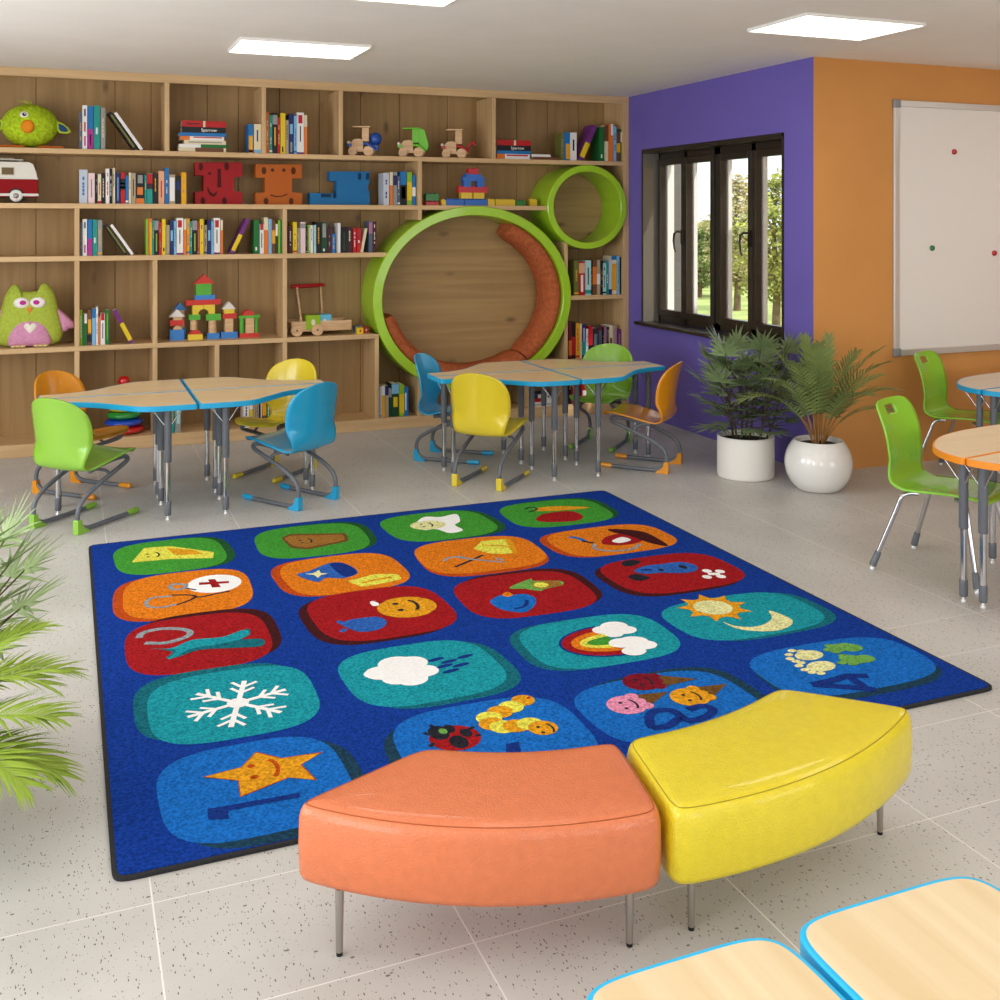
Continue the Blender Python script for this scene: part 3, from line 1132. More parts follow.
def stack(place, group, z, items, yfront=YS):
    """flat books piled from the bottom up: (x0px, x1px, thickness_m, colour, bands)"""
    names = ['bottom', 'second up', 'third up', 'fourth up', 'fifth up', 'sixth up', 'seventh up']
    for i, (x0, x1, th, c, bands) in enumerate(items):
        a, b = ony(x0, 220, yfront).x, ony(x1, 220, yfront).x
        L = b - a
        m, ms = bookmesh(th - .0006, L, .2, c, bands)
        # lay the spine flat: book height runs along +x
        m.v = [Vector((p.z, p.y, p.x)) for p in m.v]
        m.f = [list(reversed(f)) for f in m.f]
        o = m.build('book', ms, None, (a, yfront + random.uniform(0, .01), z))
        where = 'topmost' if i == len(items) - 1 else names[i]
        tag(o, book_label(f'{c} book lying flat, {where}', place), 'book', group)
        z += th


def text_part(s, size, parent, loc, mt, name='title'):
    cu = bpy.data.curves.new(name, 'FONT')
    cu.body = s
    cu.size = size
    cu.extrude = .0004
    cu.align_x = 'CENTER'
    o = bpy.data.objects.new(name, cu)
    COL.objects.link(o)
    bpy.context.view_layer.update()
    me = bpy.data.meshes.new_from_object(o.evaluated_get(bpy.context.evaluated_depsgraph_get()))
    bpy.data.objects.remove(o)
    t = bpy.data.objects.new(name, me)
    me.materials.clear()
    me.materials.append(mt)
    COL.objects.link(t)
    t.parent = parent
    t.location = loc
    t.rotation_euler = (PI / 2, 0, 0)
    return t


stack('in the tall pile on top shelf', G1, Z_A, [
    (178.5, 226, .033, 'cream', [('brown', .35, .95)]), (179, 227.5, .026, 'green', [('white', .0, .45)]), (184, 226, .030, 'cream', [('grey', .1, .9, .35, .65)]),
    (180, 224, .030, 'white', [('orange', .0, .22), ('red', .3, .95, .6, .9)]), (179, 226, .028, 'blue', []), (182, 226, .044, 'black', []),
    (182, 226, .047, 'red', [('cream', .48, .53), ('maroon', .1, .4, .4, .6)])])
_b = [o for o in COL.objects if o.name.startswith('book') and 'label' in o and o['label'].startswith('black book lying flat')][-1]
text_part('Sparrow', .034, _b, (.20, -.002, .010), mat('title_white', 'f2efe8', .5))
stack('in the pile by the top middle divider', G1, Z_A, [
    (496.8, 530, .045, 'white', [('orange', .0, .25), ('red', .3, .95, .6, .9)]), (497, 531, .028, 'blue', []), (497, 531, .045, 'black', []), (497, 531, .045, 'red', [('cream', .5, .56)])])
_b = [o for o in COL.objects if o.name.startswith('book') and 'label' in o and o['label'].startswith('black book lying flat')][-1]
text_part('Sparrow', .036, _b, (.19, -.002, .011), mat('title_white', 'f2efe8', .5))
stack('in the low pair right of the piled books', G1, Z_A, [(533, 560, .026, 'brown', []), (532, 551, .022, 'white', [])])
stack('on the bottom shelf below the round nook', G6, Z_E, [
    (531, 553, .038, 'white', [('grey', .1, .9, .3, .5)]), (531, 553, .034, 'red', [('white', .5, 1)]), (532, 552, .030, 'navy', [('cream', .3, .8)])])

# ------------------------------------------------------------------ whiteboard and magnets
wb = thing('whiteboard', 'large whiteboard with aluminium frame on the orange wall', 'whiteboard', (6.45, YO, .755))
X0, X1, ZH = 5.322 - 6.45, 7.55 - 6.45, 1.778
box(X0 + .02, X1 - .02, -.016, -.002, .02, ZH - .02).build('board', mat('white_enamel', 'e9e5e0', 0.12, coat=0.5), wb)
m = MB()
m.box(X0, X1, -.024, -.002, 0, .045)
m.box(X0, X1, -.024, -.002, ZH - .045, ZH)
m.box(X0, X0 + .045, -.024, -.002, .045, ZH - .045)
m.box(X1 - .045, X1, -.024, -.002, .045, ZH - .045)
m.build('frame', mat('aluminium', 'cfcdc9', 0.35, .4), wb, bevel=.004)
for x in (X0 - .004, X1 - .056):
    for z in (-.004, ZH - .056):
        box(x, x + .06, -.028, -.001, z, z + .06).build('corner_cap', mat('cap_grey', '8d8d8f', 0.5), wb, bevel=.008)
for x, z, c, lb in ((5.863, 2.185, 'b3121b', 'upper red round magnet alone high on the whiteboard'), (5.66, 1.502, '1d6b2c', 'green round magnet on the whiteboard'),
                    (6.242, 1.46, 'b8141d', 'lower red round magnet at the right photo edge on the whiteboard')):
    m = MB()
    m.lathe([(.020, 0), (.020, -.006), (.017, -.013), (.008, -.016), (0, -.0165)], 20, (0, 0, 0), 'y')
    tag(m.build('magnet', mat('magnet_' + c, c, 0.2, coat=.5), None, (x, YO - .0175, z)), lb, 'magnet', 'magnets on the whiteboard')

# ------------------------------------------------------------------ rug
RX0, RX1, RYa, RYb = .112, 3.124, 2.904, 5.952
rug = thing('rug', 'square blue alphabet-style picture rug with twenty rounded picture tiles on the floor', 'rug', (0, 0, 0))
rnd = smooth_loop([(RX0, RYa), (RX1, RYa), (RX1, RYb), (RX0, RYb)], .03, .02)
m = MB()
m.prism([tuple(p) for p in rnd], .0005, .0105)
m.build('binding', mat('rug_binding', '2b2b2c', 0.9, noise=(200, .3), bump=(300, .8)), rug)
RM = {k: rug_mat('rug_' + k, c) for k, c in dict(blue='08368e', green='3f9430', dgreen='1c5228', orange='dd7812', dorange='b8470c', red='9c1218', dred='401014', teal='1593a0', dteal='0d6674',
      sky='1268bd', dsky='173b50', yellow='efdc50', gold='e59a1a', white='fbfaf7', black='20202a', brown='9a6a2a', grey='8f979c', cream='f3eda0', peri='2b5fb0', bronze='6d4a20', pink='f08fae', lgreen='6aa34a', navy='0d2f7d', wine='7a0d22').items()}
RK = list(RM)
rm = MB()
rm.prism([tuple(p) for p in inset(rnd, .013)], .006, .0125, mi=RK.index('blue'))
LAY = [0]


def flat(poly, color, z=None):
    """one pile area of the rug pattern; later ones lie a hair higher"""
    LAY[0] += 1
    z = .0127 + LAY[0] * .000003 if z is None else z
    n = len(poly)
    a = sum(poly[i][0] * poly[(i + 1) % n][1] - poly[(i + 1) % n][0] * poly[i][1] for i in range(n))
    if a < 0:
        poly = poly[::-1]
    rm.add([(p[0], p[1], z) for p in poly], [list(range(n))], RK.index(color))


def W2(px, py):
    p = onz(px, py, .013)
    return (p.x, p.y)


def rp(pts, color, rnd_=0.0):
    P = [W2(*p) for p in pts]
    if rnd_ < 0:
        P = [tuple(p) for p in smooth_loop(P, -rnd_, .006)]
    elif rnd_:
        P = [tuple(p[:2]) for p in cr([(*p, 0) for p in P], 5, True)]
    flat(P, color)


def rline(pts, w, color, curve=True):
    P = [Vector((*W2(*p), 0)) for p in pts]
    if curve and len(P) > 2:
        P = cr(P, 4)
    L, R = [], []
    for i in range(len(P)):
        t = (P[min(i + 1, len(P) - 1)] - P[max(i - 1, 0)]).normalized()
        nn = Vector((-t.y, t.x, 0)) * w / 2
        L.append((P[i] + nn)[:2])
        R.append((P[i] - nn)[:2])
    for i in range(len(P) - 1):
        flat([L[i], L[i + 1], R[i + 1], R[i]], color, .0127 + (LAY[0] + 1) * .000003)
    LAY[0] += 1


def rel(px, py, a, b, color, ang=0.0, n=28):
    c = W2(px, py)
    flat([(c[0] + a * math.cos(w) * math.cos(ang) - b * math.sin(w) * math.sin(ang), c[1] + a * math.cos(w) * math.sin(ang) + b * math.sin(w) * math.cos(ang))
          for w in [2 * PI * k / n for k in range(n)]], color)


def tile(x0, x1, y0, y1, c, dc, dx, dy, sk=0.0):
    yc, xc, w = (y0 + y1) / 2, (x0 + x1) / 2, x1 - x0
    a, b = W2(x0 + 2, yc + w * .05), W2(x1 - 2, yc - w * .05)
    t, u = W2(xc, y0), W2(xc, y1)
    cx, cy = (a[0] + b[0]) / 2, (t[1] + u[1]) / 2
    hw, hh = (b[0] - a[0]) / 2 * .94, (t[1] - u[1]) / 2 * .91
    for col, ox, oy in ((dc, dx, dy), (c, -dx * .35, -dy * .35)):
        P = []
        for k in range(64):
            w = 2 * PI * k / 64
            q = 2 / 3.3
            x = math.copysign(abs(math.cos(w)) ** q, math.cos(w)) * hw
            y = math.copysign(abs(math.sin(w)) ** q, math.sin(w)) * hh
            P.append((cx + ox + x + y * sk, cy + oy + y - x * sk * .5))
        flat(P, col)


o_ = .032
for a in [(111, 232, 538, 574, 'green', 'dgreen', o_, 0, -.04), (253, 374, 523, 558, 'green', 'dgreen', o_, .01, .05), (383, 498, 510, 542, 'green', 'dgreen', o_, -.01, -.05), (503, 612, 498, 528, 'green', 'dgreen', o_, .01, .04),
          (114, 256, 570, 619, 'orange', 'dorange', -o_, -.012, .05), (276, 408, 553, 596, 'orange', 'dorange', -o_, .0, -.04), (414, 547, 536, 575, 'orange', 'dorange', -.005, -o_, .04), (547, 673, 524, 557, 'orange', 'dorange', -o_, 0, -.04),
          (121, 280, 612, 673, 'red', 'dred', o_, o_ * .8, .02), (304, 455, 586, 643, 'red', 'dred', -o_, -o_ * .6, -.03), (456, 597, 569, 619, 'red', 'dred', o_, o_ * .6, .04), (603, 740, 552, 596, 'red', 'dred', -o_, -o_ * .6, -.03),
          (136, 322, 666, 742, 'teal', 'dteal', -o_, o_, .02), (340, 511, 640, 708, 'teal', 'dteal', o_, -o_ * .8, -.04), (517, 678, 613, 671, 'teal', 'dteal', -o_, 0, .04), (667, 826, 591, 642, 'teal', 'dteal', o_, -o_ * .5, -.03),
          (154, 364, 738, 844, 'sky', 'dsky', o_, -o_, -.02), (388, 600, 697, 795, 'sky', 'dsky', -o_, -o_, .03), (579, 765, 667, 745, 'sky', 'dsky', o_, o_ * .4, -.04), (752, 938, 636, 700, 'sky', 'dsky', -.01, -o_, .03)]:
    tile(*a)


def face(px, py, s, color='black'):
    """two eyes and a smile, read from the left side of the rug"""
    x, y = W2(px, py)
    for d in (-.25, .25):
        flat([(x - s * .2 + s * .09 * math.cos(w), y + d * s + s * .09 * math.sin(w)) for w in [k * PI / 5 for k in range(10)]], color)
    P = [Vector((x + s * (.12 + .22 * math.cos(t)), y + s * .42 * math.sin(t), 0)) for t in [(-1.2 + 2.4 * k / 8) for k in range(9)]]
    for i in range(8):
        a, b = P[i], P[i + 1]
        nn = Vector((-(b - a).y, (b - a).x, 0)).normalized() * s * .05
        flat([(a + nn)[:2], (b + nn)[:2], (b - nn)[:2], (a - nn)[:2]], color, .0127 + LAY[0] * .000003)


# cheese, toast, egg, fruit
rp([(131.5, 562.5), (144, 548), (170, 546), (214, 552), (213, 558), (170, 559)], 'yellow', -.008)
rp([(166, 548), (195, 550), (203, 554), (175, 555)], 'gold', -.012)
face(152, 555, .10)
rp([(281, 538), (289, 534), (346, 533), (349, 541), (308, 549.5), (291, 548)], 'bronze', -.012)
rp([(284, 538.5), (290, 535.5), (343, 534.5), (345, 540), (308, 547.5), (293, 546)], 'brown', -.012)
face(305, 541, .10)
rp([(415, 525), (424, 517), (440, 517), (456, 514), (460, 521), (455, 525), (463, 530), (450, 533), (436, 529), (424, 530)], 'white', .014)
rel(428, 525, .10, .085, 'cream')
face(426, 525, .10)
rp([(536, 519), (545, 513.5), (570, 511), (583, 516), (575, 521), (545, 522)], 'red', .012)
rp([(536, 508), (560, 506), (590, 507.5), (560, 510.5), (537, 511)], 'gold', .006)
rline([(525, 509), (531, 507), (537, 509), (529, 512)], .02, 'dgreen')
rline([(538, 508), (546, 511)], .012, 'orange', False)
# stethoscope and first aid, police hat, fork and pizza, baseball
rel(214.5, 583.5, .122, .125, 'white')
rp([(199, 582.5), (229, 581), (229, 583), (199, 585)], 'red')
rp([(208, 579.5), (215, 579), (221, 587), (212, 587.5)], 'red')
rline([(170, 586), (175, 584), (186, 585), (182, 589), (172, 589), (170, 586)], .022, 'grey')
rline([(186, 588), (196, 590)], .012, 'black', False)
rline([(172, 595), (190, 595), (200, 597), (215, 594), (230, 591)], .014, 'black')
rline([(176, 605), (188, 601), (196, 597)], .014, 'black')
rline([(172, 596), (152, 598), (146, 603), (150, 607), (164, 607), (176, 604)], .018, 'grey')
rp([(297, 575), (309, 571), (330, 563), (345, 563.5), (358, 572), (345, 578), (326, 578), (317, 582)], 'peri', .012)
rp([(330, 563.5), (345, 563.5), (357, 572), (346, 577), (336, 571)], 'navy', .006)
rp([(305, 574), (314, 573), (319, 570), (321, 573), (328, 573.5), (321, 575), (318, 578), (314, 575)], 'cream')
rp([(347, 581), (360, 578), (375, 574), (398, 574), (402, 579), (385, 583), (362, 587)], 'yellow', -.012)
rline([(362, 583), (375, 580), (392, 577)], .02, 'gold')
rp([(473, 549), (482, 541), (505, 539), (512, 541), (517, 552), (507, 554), (490, 553.5)], 'yellow', -.006)
rp([(505, 539), (512, 541), (517, 552), (513, 553), (508, 545)], 'gold', .004)
rline([(482, 545), (505, 546), (512, 549)], .016, 'gold')
rline([(455, 567), (472, 560), (483, 555)], .018, 'black', False)
rline([(443, 561), (452, 557), (470, 559), (490, 561), (505, 562)], .018, 'grey')
rline([(458, 556), (470, 559)], .014, 'grey', False)
rline([(495, 558), (503, 560)], .018, 'grey', False)
rp([(603, 544), (606, 537), (625, 533), (640, 536), (642, 541), (625, 545)], 'red', .01)
rp([(612, 541), (622, 537), (631, 540), (620, 543)], 'white', .006)
rp([(610, 529), (640, 531), (657, 538), (668, 546), (650, 543), (630, 536), (612, 532)], 'dred', .008)
rline([(569, 537), (577, 538), (585, 541)], .03, 'sky')
rline([(582, 541), (594, 543)], .022, 'black', False)
rline([(594, 544), (596, 549), (612, 551), (632, 549), (640, 544)], .022, 'grey')
# pony and horseshoe, lion, parrot fish, dog and bone
rline([(139, 638), (143, 633), (160, 629), (180, 629), (190, 632), (186, 637), (165, 643), (145, 643)], .028, 'grey')
rp([(152, 648), (170, 649), (190, 641), (225, 637), (247, 629), (250, 633), (240, 639), (262, 639), (262, 646), (235, 648), (200, 650), (178, 657), (166, 658), (172, 652)], 'dteal', .006)
rp([(150, 649), (172, 648), (192, 640), (222, 637), (243, 630), (250, 634), (238, 640), (215, 645), (190, 649), (176, 657), (168, 659), (176, 650)], 'teal', .005)
rel(407, 607, .13, .125, 'gold', 0)
rp([(370, 602), (376, 601), (379, 605), (373, 606)], 'white', .005)
face(405, 606, .16)
for k in range(4):
    a = k * PI / 2 + .6
    c = W2(407, 607)
    flat([(c[0] + .13 * math.cos(a), c[1] + .12 * math.sin(a)), (c[0] + .185 * math.cos(a + .1), c[1] + .17 * math.sin(a + .1)), (c[0] + .13 * math.cos(a + .25), c[1] + .12 * math.sin(a + .25))], 'red')
rp([(341, 624), (350, 620), (362, 618), (378, 617), (387, 622), (380, 629), (362, 632), (350, 629)], 'peri', .008)
rline([(343, 624), (338, 621)], .025, 'peri', False)
rline([(346, 629), (341, 632)], .025, 'peri', False)
rp([(490, 602), (496, 597), (503, 595), (512, 595), (525, 594), (535, 598), (535, 605), (526, 612), (514, 612), (500, 609)], 'sky', .008)
rline([(515, 609), (525, 606), (527, 600)], .018, 'navy')
rp([(502, 595), (507, 592), (513, 595), (507, 597)], 'orange', .004)
rp([(509, 588), (530, 579), (534, 581), (560, 581), (562, 585), (545, 589), (540, 591), (525, 589)], 'lgreen', .004)
rp([(533, 583), (555, 581), (561, 585), (545, 588), (536, 588)], 'brown', .004)
rel(541, 585, .035, .035, 'yellow')
rp([(634, 571), (645, 566), (662, 564), (680, 562), (695, 565), (697, 570), (685, 573), (660, 573), (645, 574)], 'peri', .010)
rp([(622, 562), (632, 560), (641, 562), (632, 566), (624, 566)], 'black', .008)
rp([(628, 577), (636, 574), (650, 578), (638, 581)], 'black', .008)
rel(683, 567, .018, .03, 'black')
rel(661, 570, .012, .018, 'black')
rline([(641, 570), (652, 570)], .022, 'navy', False)
rline([(708, 574), (720, 574)], .034, 'white', False)
for q in ((707, 571), (707, 577), (720, 571.5), (721, 576.5)):
    rel(*q, .022, .026, 'white')
# snowflake, rain cloud, rainbow, sun and moon
sc_ = W2(238, 703)
for k in range(6):
    a = k * PI / 3 + .25
    d = Vector((math.cos(a), math.sin(a)))
    n_ = Vector((-d.y, d.x))
    c = Vector(sc_)

    def seg_(p, q, w):
        t = (q - p).normalized()
        nn = Vector((-t.y, t.x)) * w / 2
        flat([tuple(p + nn), tuple(q + nn), tuple(q - nn), tuple(p - nn)], 'white')
    seg_(c, c + d * .180, .019)
    for e, l in ((.08, .055), (.125, .06)):
        for s_ in (-1, 1):
            seg_(c + d * e, c + d * (e + l * .75) + n_ * s_ * l * .75, .014)
rel(238, 703, .038, .038, 'white')
for q, r in (((382, 673), .075), ((397, 664), .085), ((411, 663), .075), ((424, 671), .065), ((398, 678), .07), ((412, 679), .07), ((374, 674), .045)):
    rel(*q, r * .86, r * .80, 'white')
rel(401, 670, .06, .05, 'white')
for q in ((436, 659.5), (449, 661.5), (465, 656.5), (445, 666), (461, 665), (451, 671)):
    rel(*q, .036, .013, 'navy', .2)
for w_, c_ in ((0, 'navy'), (.012, 'red'), (.05, 'orange'), (.085, 'yellow'), (.115, 'green')):
    cc = W2(612, 640)
    a = .225 - w_ * 1.0
    b = .155 - w_ * 1.0
    flat([(cc[0] + a * math.cos(t), cc[1] + b * math.sin(t)) for t in [PI / 2 + PI * k / 24 for k in range(25)]], c_)
for q, r in (((604, 630), .05), ((614, 626.5), .06), ((625, 630), .05), ((622, 643), .055), ((633, 642), .065), ((645, 645), .05), ((634, 651), .05), ((614, 634), .04)):
    rel(*q, r, r * .85, 'white')
c = Vector(W2(714, 607.5))
for k in range(9):
    a = 2 * PI * k / 9
    flat([tuple(c + Vector((math.cos(a - .34), math.sin(a - .34))) * .10), tuple(c + Vector((math.cos(a), math.sin(a))) * .165), tuple(c + Vector((math.cos(a + .34), math.sin(a + .34))) * .10)], 'gold')
rel(714, 607.5, .115, .115, 'gold')
rel(713, 607.5, .085, .085, 'cream')
rp([(723, 622), (735, 626), (752, 627), (765, 624), (772, 618), (769, 611), (780, 614), (792, 620), (790, 626), (775, 631), (752, 631), (735, 628)], 'cream', .006)
# star 1, bugs 2, ice creams 3, feet 4
st_ = [(204.5, 777), (242, 767.5), (256, 753), (281, 759), (321, 753), (300, 765), (315, 780), (288, 777.5), (241, 796), (239, 780.5)]
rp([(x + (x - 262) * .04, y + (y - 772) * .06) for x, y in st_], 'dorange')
rp(st_, 'gold')
face(262, 770, .14, 'dorange')
rp([(207.5, 809), (215, 808), (299, 793), (301, 797), (228, 811), (229, 819), (208, 820)], 'navy')
rel(455, 738, .085, .085, 'red')
rel(439, 733, .035, .05, 'black')
rel(459, 742, .03, .045, 'black')
rel(449, 729, .02, .03, 'black')
rel(466, 733, .02, .03, 'black')
for a, b in (((430, 735), (424, 733)), ((434, 729), (430, 725)), ((447, 730), (445, 726)), ((466, 731), (474, 727)), ((434, 743), (430, 747)), ((475, 736), (481, 735))):
    rline([a, b], .014, 'black', False)
rel(443, 731.5, .014, .02, 'lgreen')
for i, (q, r) in enumerate((((523, 700.5), .042), ((511, 707), .045), ((500, 712), .045), ((489, 718), .045), ((492, 724), .045), ((503, 727), .045), ((516, 726), .045), ((530, 724), .045), ((543, 728), .05))):
    rel(*q, r, r, ('gold', 'yellow')[i % 2] if i < 8 else 'gold')
face(545, 729, .08)
rline([(527, 699), (530, 697)], .01, 'red', False)
rp([(506, 744), (519, 742), (521, 752), (506, 753)], 'navy')
for (px, py), c_, (qx, qy) in (((642, 682), 'wine', (697, 679)), ((627, 705), 'pink', (668, 692)), ((690, 697), 'gold', (727, 684))):
    a = Vector(W2(px, py))
    b = Vector(W2(qx, qy))
    d = (b - a).normalized()
    nn = Vector((-d.y, d.x))
    flat([tuple(a + nn * .065 + d * .02), tuple(b), tuple(a - nn * .065 + d * .02)], 'bronze')
    rel(px, py, .072, .07, c_)
    e = a + d * .055
    for s_ in (-1, 0, 1):
        f_ = e + nn * s_ * .042
        flat([(f_[0] + .025 * math.cos(t), f_[1] + .025 * math.sin(t)) for t in [k * PI / 5 for k in range(10)]], c_)
    face(px + 1, py, .09)
rline([(649, 716), (652, 727), (668, 726), (681, 718), (690, 721), (706, 717), (713, 710), (702, 706), (688, 710)], .034, 'navy')
rline([(649, 716), (656, 711), (672, 711), (681, 717)], .034, 'navy')
for q in ((809, 655.5), (821, 666.5)):
    rel(*q, .062, .042, 'cream', .1)
for i, q in enumerate(((792, 651), (789, 655), (790, 659), (796, 661.5), (801, 651.5), (805, 670), (799, 666), (801, 663), (812, 672.5), (821, 673.5))):
    rel(*q, .018, .014, 'cream')
for q in ((838, 648), (845, 647), (852, 648), (856, 660), (864, 659), (850, 659)):
    rel(*q, .045, .035, 'lgreen')
for q in ((829, 646), (828, 650), (836, 652), (843, 656), (842, 663), (853, 664)):
    rel(*q, .02, .016, 'lgreen')
rline([(812, 685), (845, 687), (876, 690)], .04, 'navy', False)
rline([(812, 685), (835, 680), (847, 676), (868, 676)], .038, 'navy', False)
rline([(847, 676), (860, 684), (870, 692)], .038, 'navy', False)
rm.build('pile', [RM[k] for k in RK], rug)

# ------------------------------------------------------------------ benches
M_SEAM = mat('seam_thread', '6b3a22', .8)


def bench(label, corners, bo, bi, color, seam, feet):
    """corners: outer-left, outer-right, inner-right, inner-left (world x, y)"""
    OL, OR, IR, IL = corners
    loop = bulge(OL, OR, bo) + bulge(OR, IR, 0, 6) + bulge(IR, IL, bi) + bulge(IL, OL, 0, 6)
    L = smooth_loop(loop, .038, .012)
    cx, cy = sum(p.x for p in L) / len(L), sum(p.y for p in L) / len(L)
    L = [p - Vector((cx, cy)) for p in L]
    t = thing('bench_seat', label, 'bench', (cx, cy, 0), 0, 'curved vinyl benches in front of the rug')
    prof = [(.150, .045), (.151, .02), (.158, .006), (.172, 0), (.24, -.003), (.300, -.001), (.316, .003), (.325, .008), (.3300, .0135), (.3305, .0155), (.3345, .022), (.3365, .032), (.3385, .06), (.340, .10)]
    m = MB()
    n = len(L)
    v = []
    for z, d in prof:
        v += [(p.x, p.y, z) for p in (inset(L, d) if d < .03 else [q * (1 - (d - .02) / .27) for q in inset(L, .02)])]
    last = [p * (1 - .10 / .27) for p in inset(L, .02)]
    for s_ in (.6, .3):
        v += [(p.x * s_, p.y * s_, .340 + .002 * (1 - s_)) for p in last]
    rows = len(prof) + 2
    f = [(i * n + k, i * n + (k + 1) % n, (i + 1) * n + (k + 1) % n, (i + 1) * n + k) for i in range(rows - 1) for k in range(n)]
    m.add(v, f, 0, True)
    m.add(v[-n:], [list(range(n))], 0, True)
    m.add(v[:n], [list(range(n))[::-1]], 0)
    lt = mat('leather_' + color, color, 0.27, bump=(230, .6), noise=(40, .04), coat=.3)
    m.build('cushion', lt, t)
    m = MB()
    m.tube([(p.x, p.y, .3305) for p in inset(L, .0145)], .0013, 6, closed=True)
    m.build('seam', mat('seam_' + seam, seam, .8), t)
    for fx, fy in feet:
        m = MB()
        m.lathe([(.0065, .006), (.0085, .012), (.0105, .155)], 16, (fx - cx, fy - cy, 0), 'z')
        m.lathe([(.0075, 0), (.0075, .008)], 14, (fx - cx, fy - cy, 0), 'z', 1)
        m.build('leg', [M_STEEL, M_BLACK], t)


bench('orange curved vinyl bench nearest the camera, left of the yellow one', ((.485, 2.505), (1.287, 2.14), (1.352, 2.495), (.865, 2.655)), .092, -.04, 'd87648', 'a3522c',
      ((.588, 2.43), (1.225, 2.205), (1.27, 2.42), (.88, 2.57)))
bench('yellow curved vinyl bench adjoining the right end of the orange one', ((1.297, 2.13), (2.215, 2.34), (1.935, 2.605), (1.362, 2.495)), .088, -.04, 'dfc91e', 'a3911c',
      ((1.39, 2.20), (2.09, 2.345), (1.88, 2.51), (1.42, 2.41)))

# ------------------------------------------------------------------ tables
TZ = .66
M_BLUEB = mat('blue_edge', '12a0d0', 0.35)
M_ORB = mat('orange_edge', 'ee9020', 0.35)


def table_leg(t, x, y, ax, ay, top=TZ - .032):
    m = MB()
    m.lathe([(.0195, .33), (.0205, .335), (.0205, top)], 18, (x, y, 0), 'z', 0)
    m.lathe([(.015, .085), (.015, .335)], 18, (x, y, 0), 'z', 1)
    m.lathe([(.016, .028), (.0185, .034), (.0185, .1), (.017, .104)], 18, (x, y, 0), 'z', 0)
    o = m.build('leg', [M_GREY, M_CHROME], t)
    m = MB()
    m.lathe([(.010, 0), (.013, .004), (.013, .012), (.006, .016), (.006, .03)], 14, (x, y, 0), 'z', 0)
    m.build('glide', mat('glide_steel', 'dedede', .3, .5), o)
    m = MB()
    for s_ in (-1, 1):
        dx, dy = ax * .085 * s_ - ay * .03, ay * .085 * s_ + ax * .03
        m.tube([(x + dx * .18, y + dy * .18, .535), (x + dx, y + dy, top)], .004, 8)
    m.build('brace', M_CHROME, t)


def make_table(name, label, cat, loop, legs, loc, edge, group=None, th=.03, in_=.010, topm=M_TABLE, rotz=0.0):
    t = thing(name, label, cat, loc, rotz, group)
    m = MB()
    I = [tuple(p) for p in inset(loop, .0035)]
    m.prism(I, TZ - th, TZ - th + .004)
    m.prism([tuple(p) for p in loop], TZ - th + .004, TZ - .003, smooth=True)
    n = len(loop)
    A, B, C = loop, inset(loop, .003), inset(loop, in_)
    v = [(p.x, p.y, TZ - .003) for p in A] + [(p.x, p.y, TZ) for p in B] + [(p.x, p.y, TZ) for p in C]
    m.add(v, [(i * n + k, i * n + (k + 1) % n, (i + 1) * n + (k + 1) % n, (i + 1) * n + k) for i in range(2) for k in range(n)], 0)
    m.build('edge_band', edge, t)
    m = MB()
    C2 = inset(loop, in_ - .0005)
    m.prism([tuple(p) for p in C2], TZ - .006, TZ + .0003)
    m.build('tabletop', topm, t)
    for l in legs:
        table_leg(t, *l)
    return t


def quarter(sx, sy):
    g = .0035
    P = [(g, g), (g, .512)] + [p[:2] for p in cr([(g, .512, 0), (.16, .515, 0), (.31, .488, 0), (.43, .37, 0), (.55, .245, 0), (.69, .175, 0), (.845, .15, 0)], 5)][1:] + [(.848, g)]
    L = smooth_loop([(x * sx, y * sy) for x, y in P], .009, .008)
    n = len(L)
    if sum(L[i].x * L[(i + 1) % n].y - L[(i + 1) % n].x * L[i].y for i in range(n)) < 0:
        L = L[::-1]
    return L


for cx, cy, nm in ((.70, 6.75, 'left'), (3.115, 6.755, 'right')):
    for sx, sy in ((-1, -1), (1, -1), (-1, 1), (1, 1)):
        lb = f'blue-edged wavy maple table, {"near" if sy < 0 else "far"} {"left" if sx < 0 else "right"} quarter of the {nm} table cluster'
        lg = [(.16 * sx, .435 * sy, 1, 0), (.17 * sx, .09 * sy, 1, 0), (.737 * sx, .093 * sy, 0, 1)]
        make_table('classroom_table', lb, 'table', quarter(sx, sy), lg, (cx, cy, 0), M_BLUEB, 'blue-edged quarter tables')

# orange and blue-edged tables on the right, each cluster split by one seam
M_TOPW = wood('pale_top', 'e4d5c0', 'd8c4a8', 'X', 0.7, 0.3, 0.0, 0.2)
base = [(3.74, 3.345), (3.67, 3.43), (3.635, 3.52), (3.625, 3.61), (3.645, 3.715), (3.71, 3.82), (3.87, 3.95), (4.055, 4.025), (4.225, 4.062), (4.415, 4.085)]
cen = (4.34, 3.62)
full = base + [(4.62, 4.06), (4.83, 3.98), (4.99, 3.84), (5.06, 3.68), (5.06, 3.52), (4.98, 3.36), (4.83, 3.23), (4.62, 3.14), (4.40, 3.11), (4.2, 3.12), (4.0, 3.18), (3.85, 3.26)]
fl = [Vector((p.x - cen[0], p.y - cen[1])) for p in cr([(*p, 0) for p in full], 5, True)]


def halfloop(side):
    """cut the oval outline along the seam direction, keep one side"""
    d = Vector((1, .18)).normalized()
    n_ = Vector((-d.y, d.x)) * side
    p0 = Vector((3.643 - cen[0], 3.553 - cen[1]))
    out = []
    N = len(fl)
    for i in range(N):
        a, b = fl[i], fl[(i + 1) % N]
        da, db = (a - p0).dot(n_) - .003, (b - p0).dot(n_) - .003
        if da >= 0:
            out.append(a)
        if da * db < 0:
            out.append(a.lerp(b, da / (da - db)))
    L = smooth_loop([tuple(p) for p in out], .010, .009)
    n = len(L)
    if sum(L[i].x * L[(i + 1) % n].y - L[(i + 1) % n].x * L[i].y for i in range(n)) < 0:
        L = L[::-1]
    return L


def c_(x, y):
    return (x - cen[0], y - cen[1])


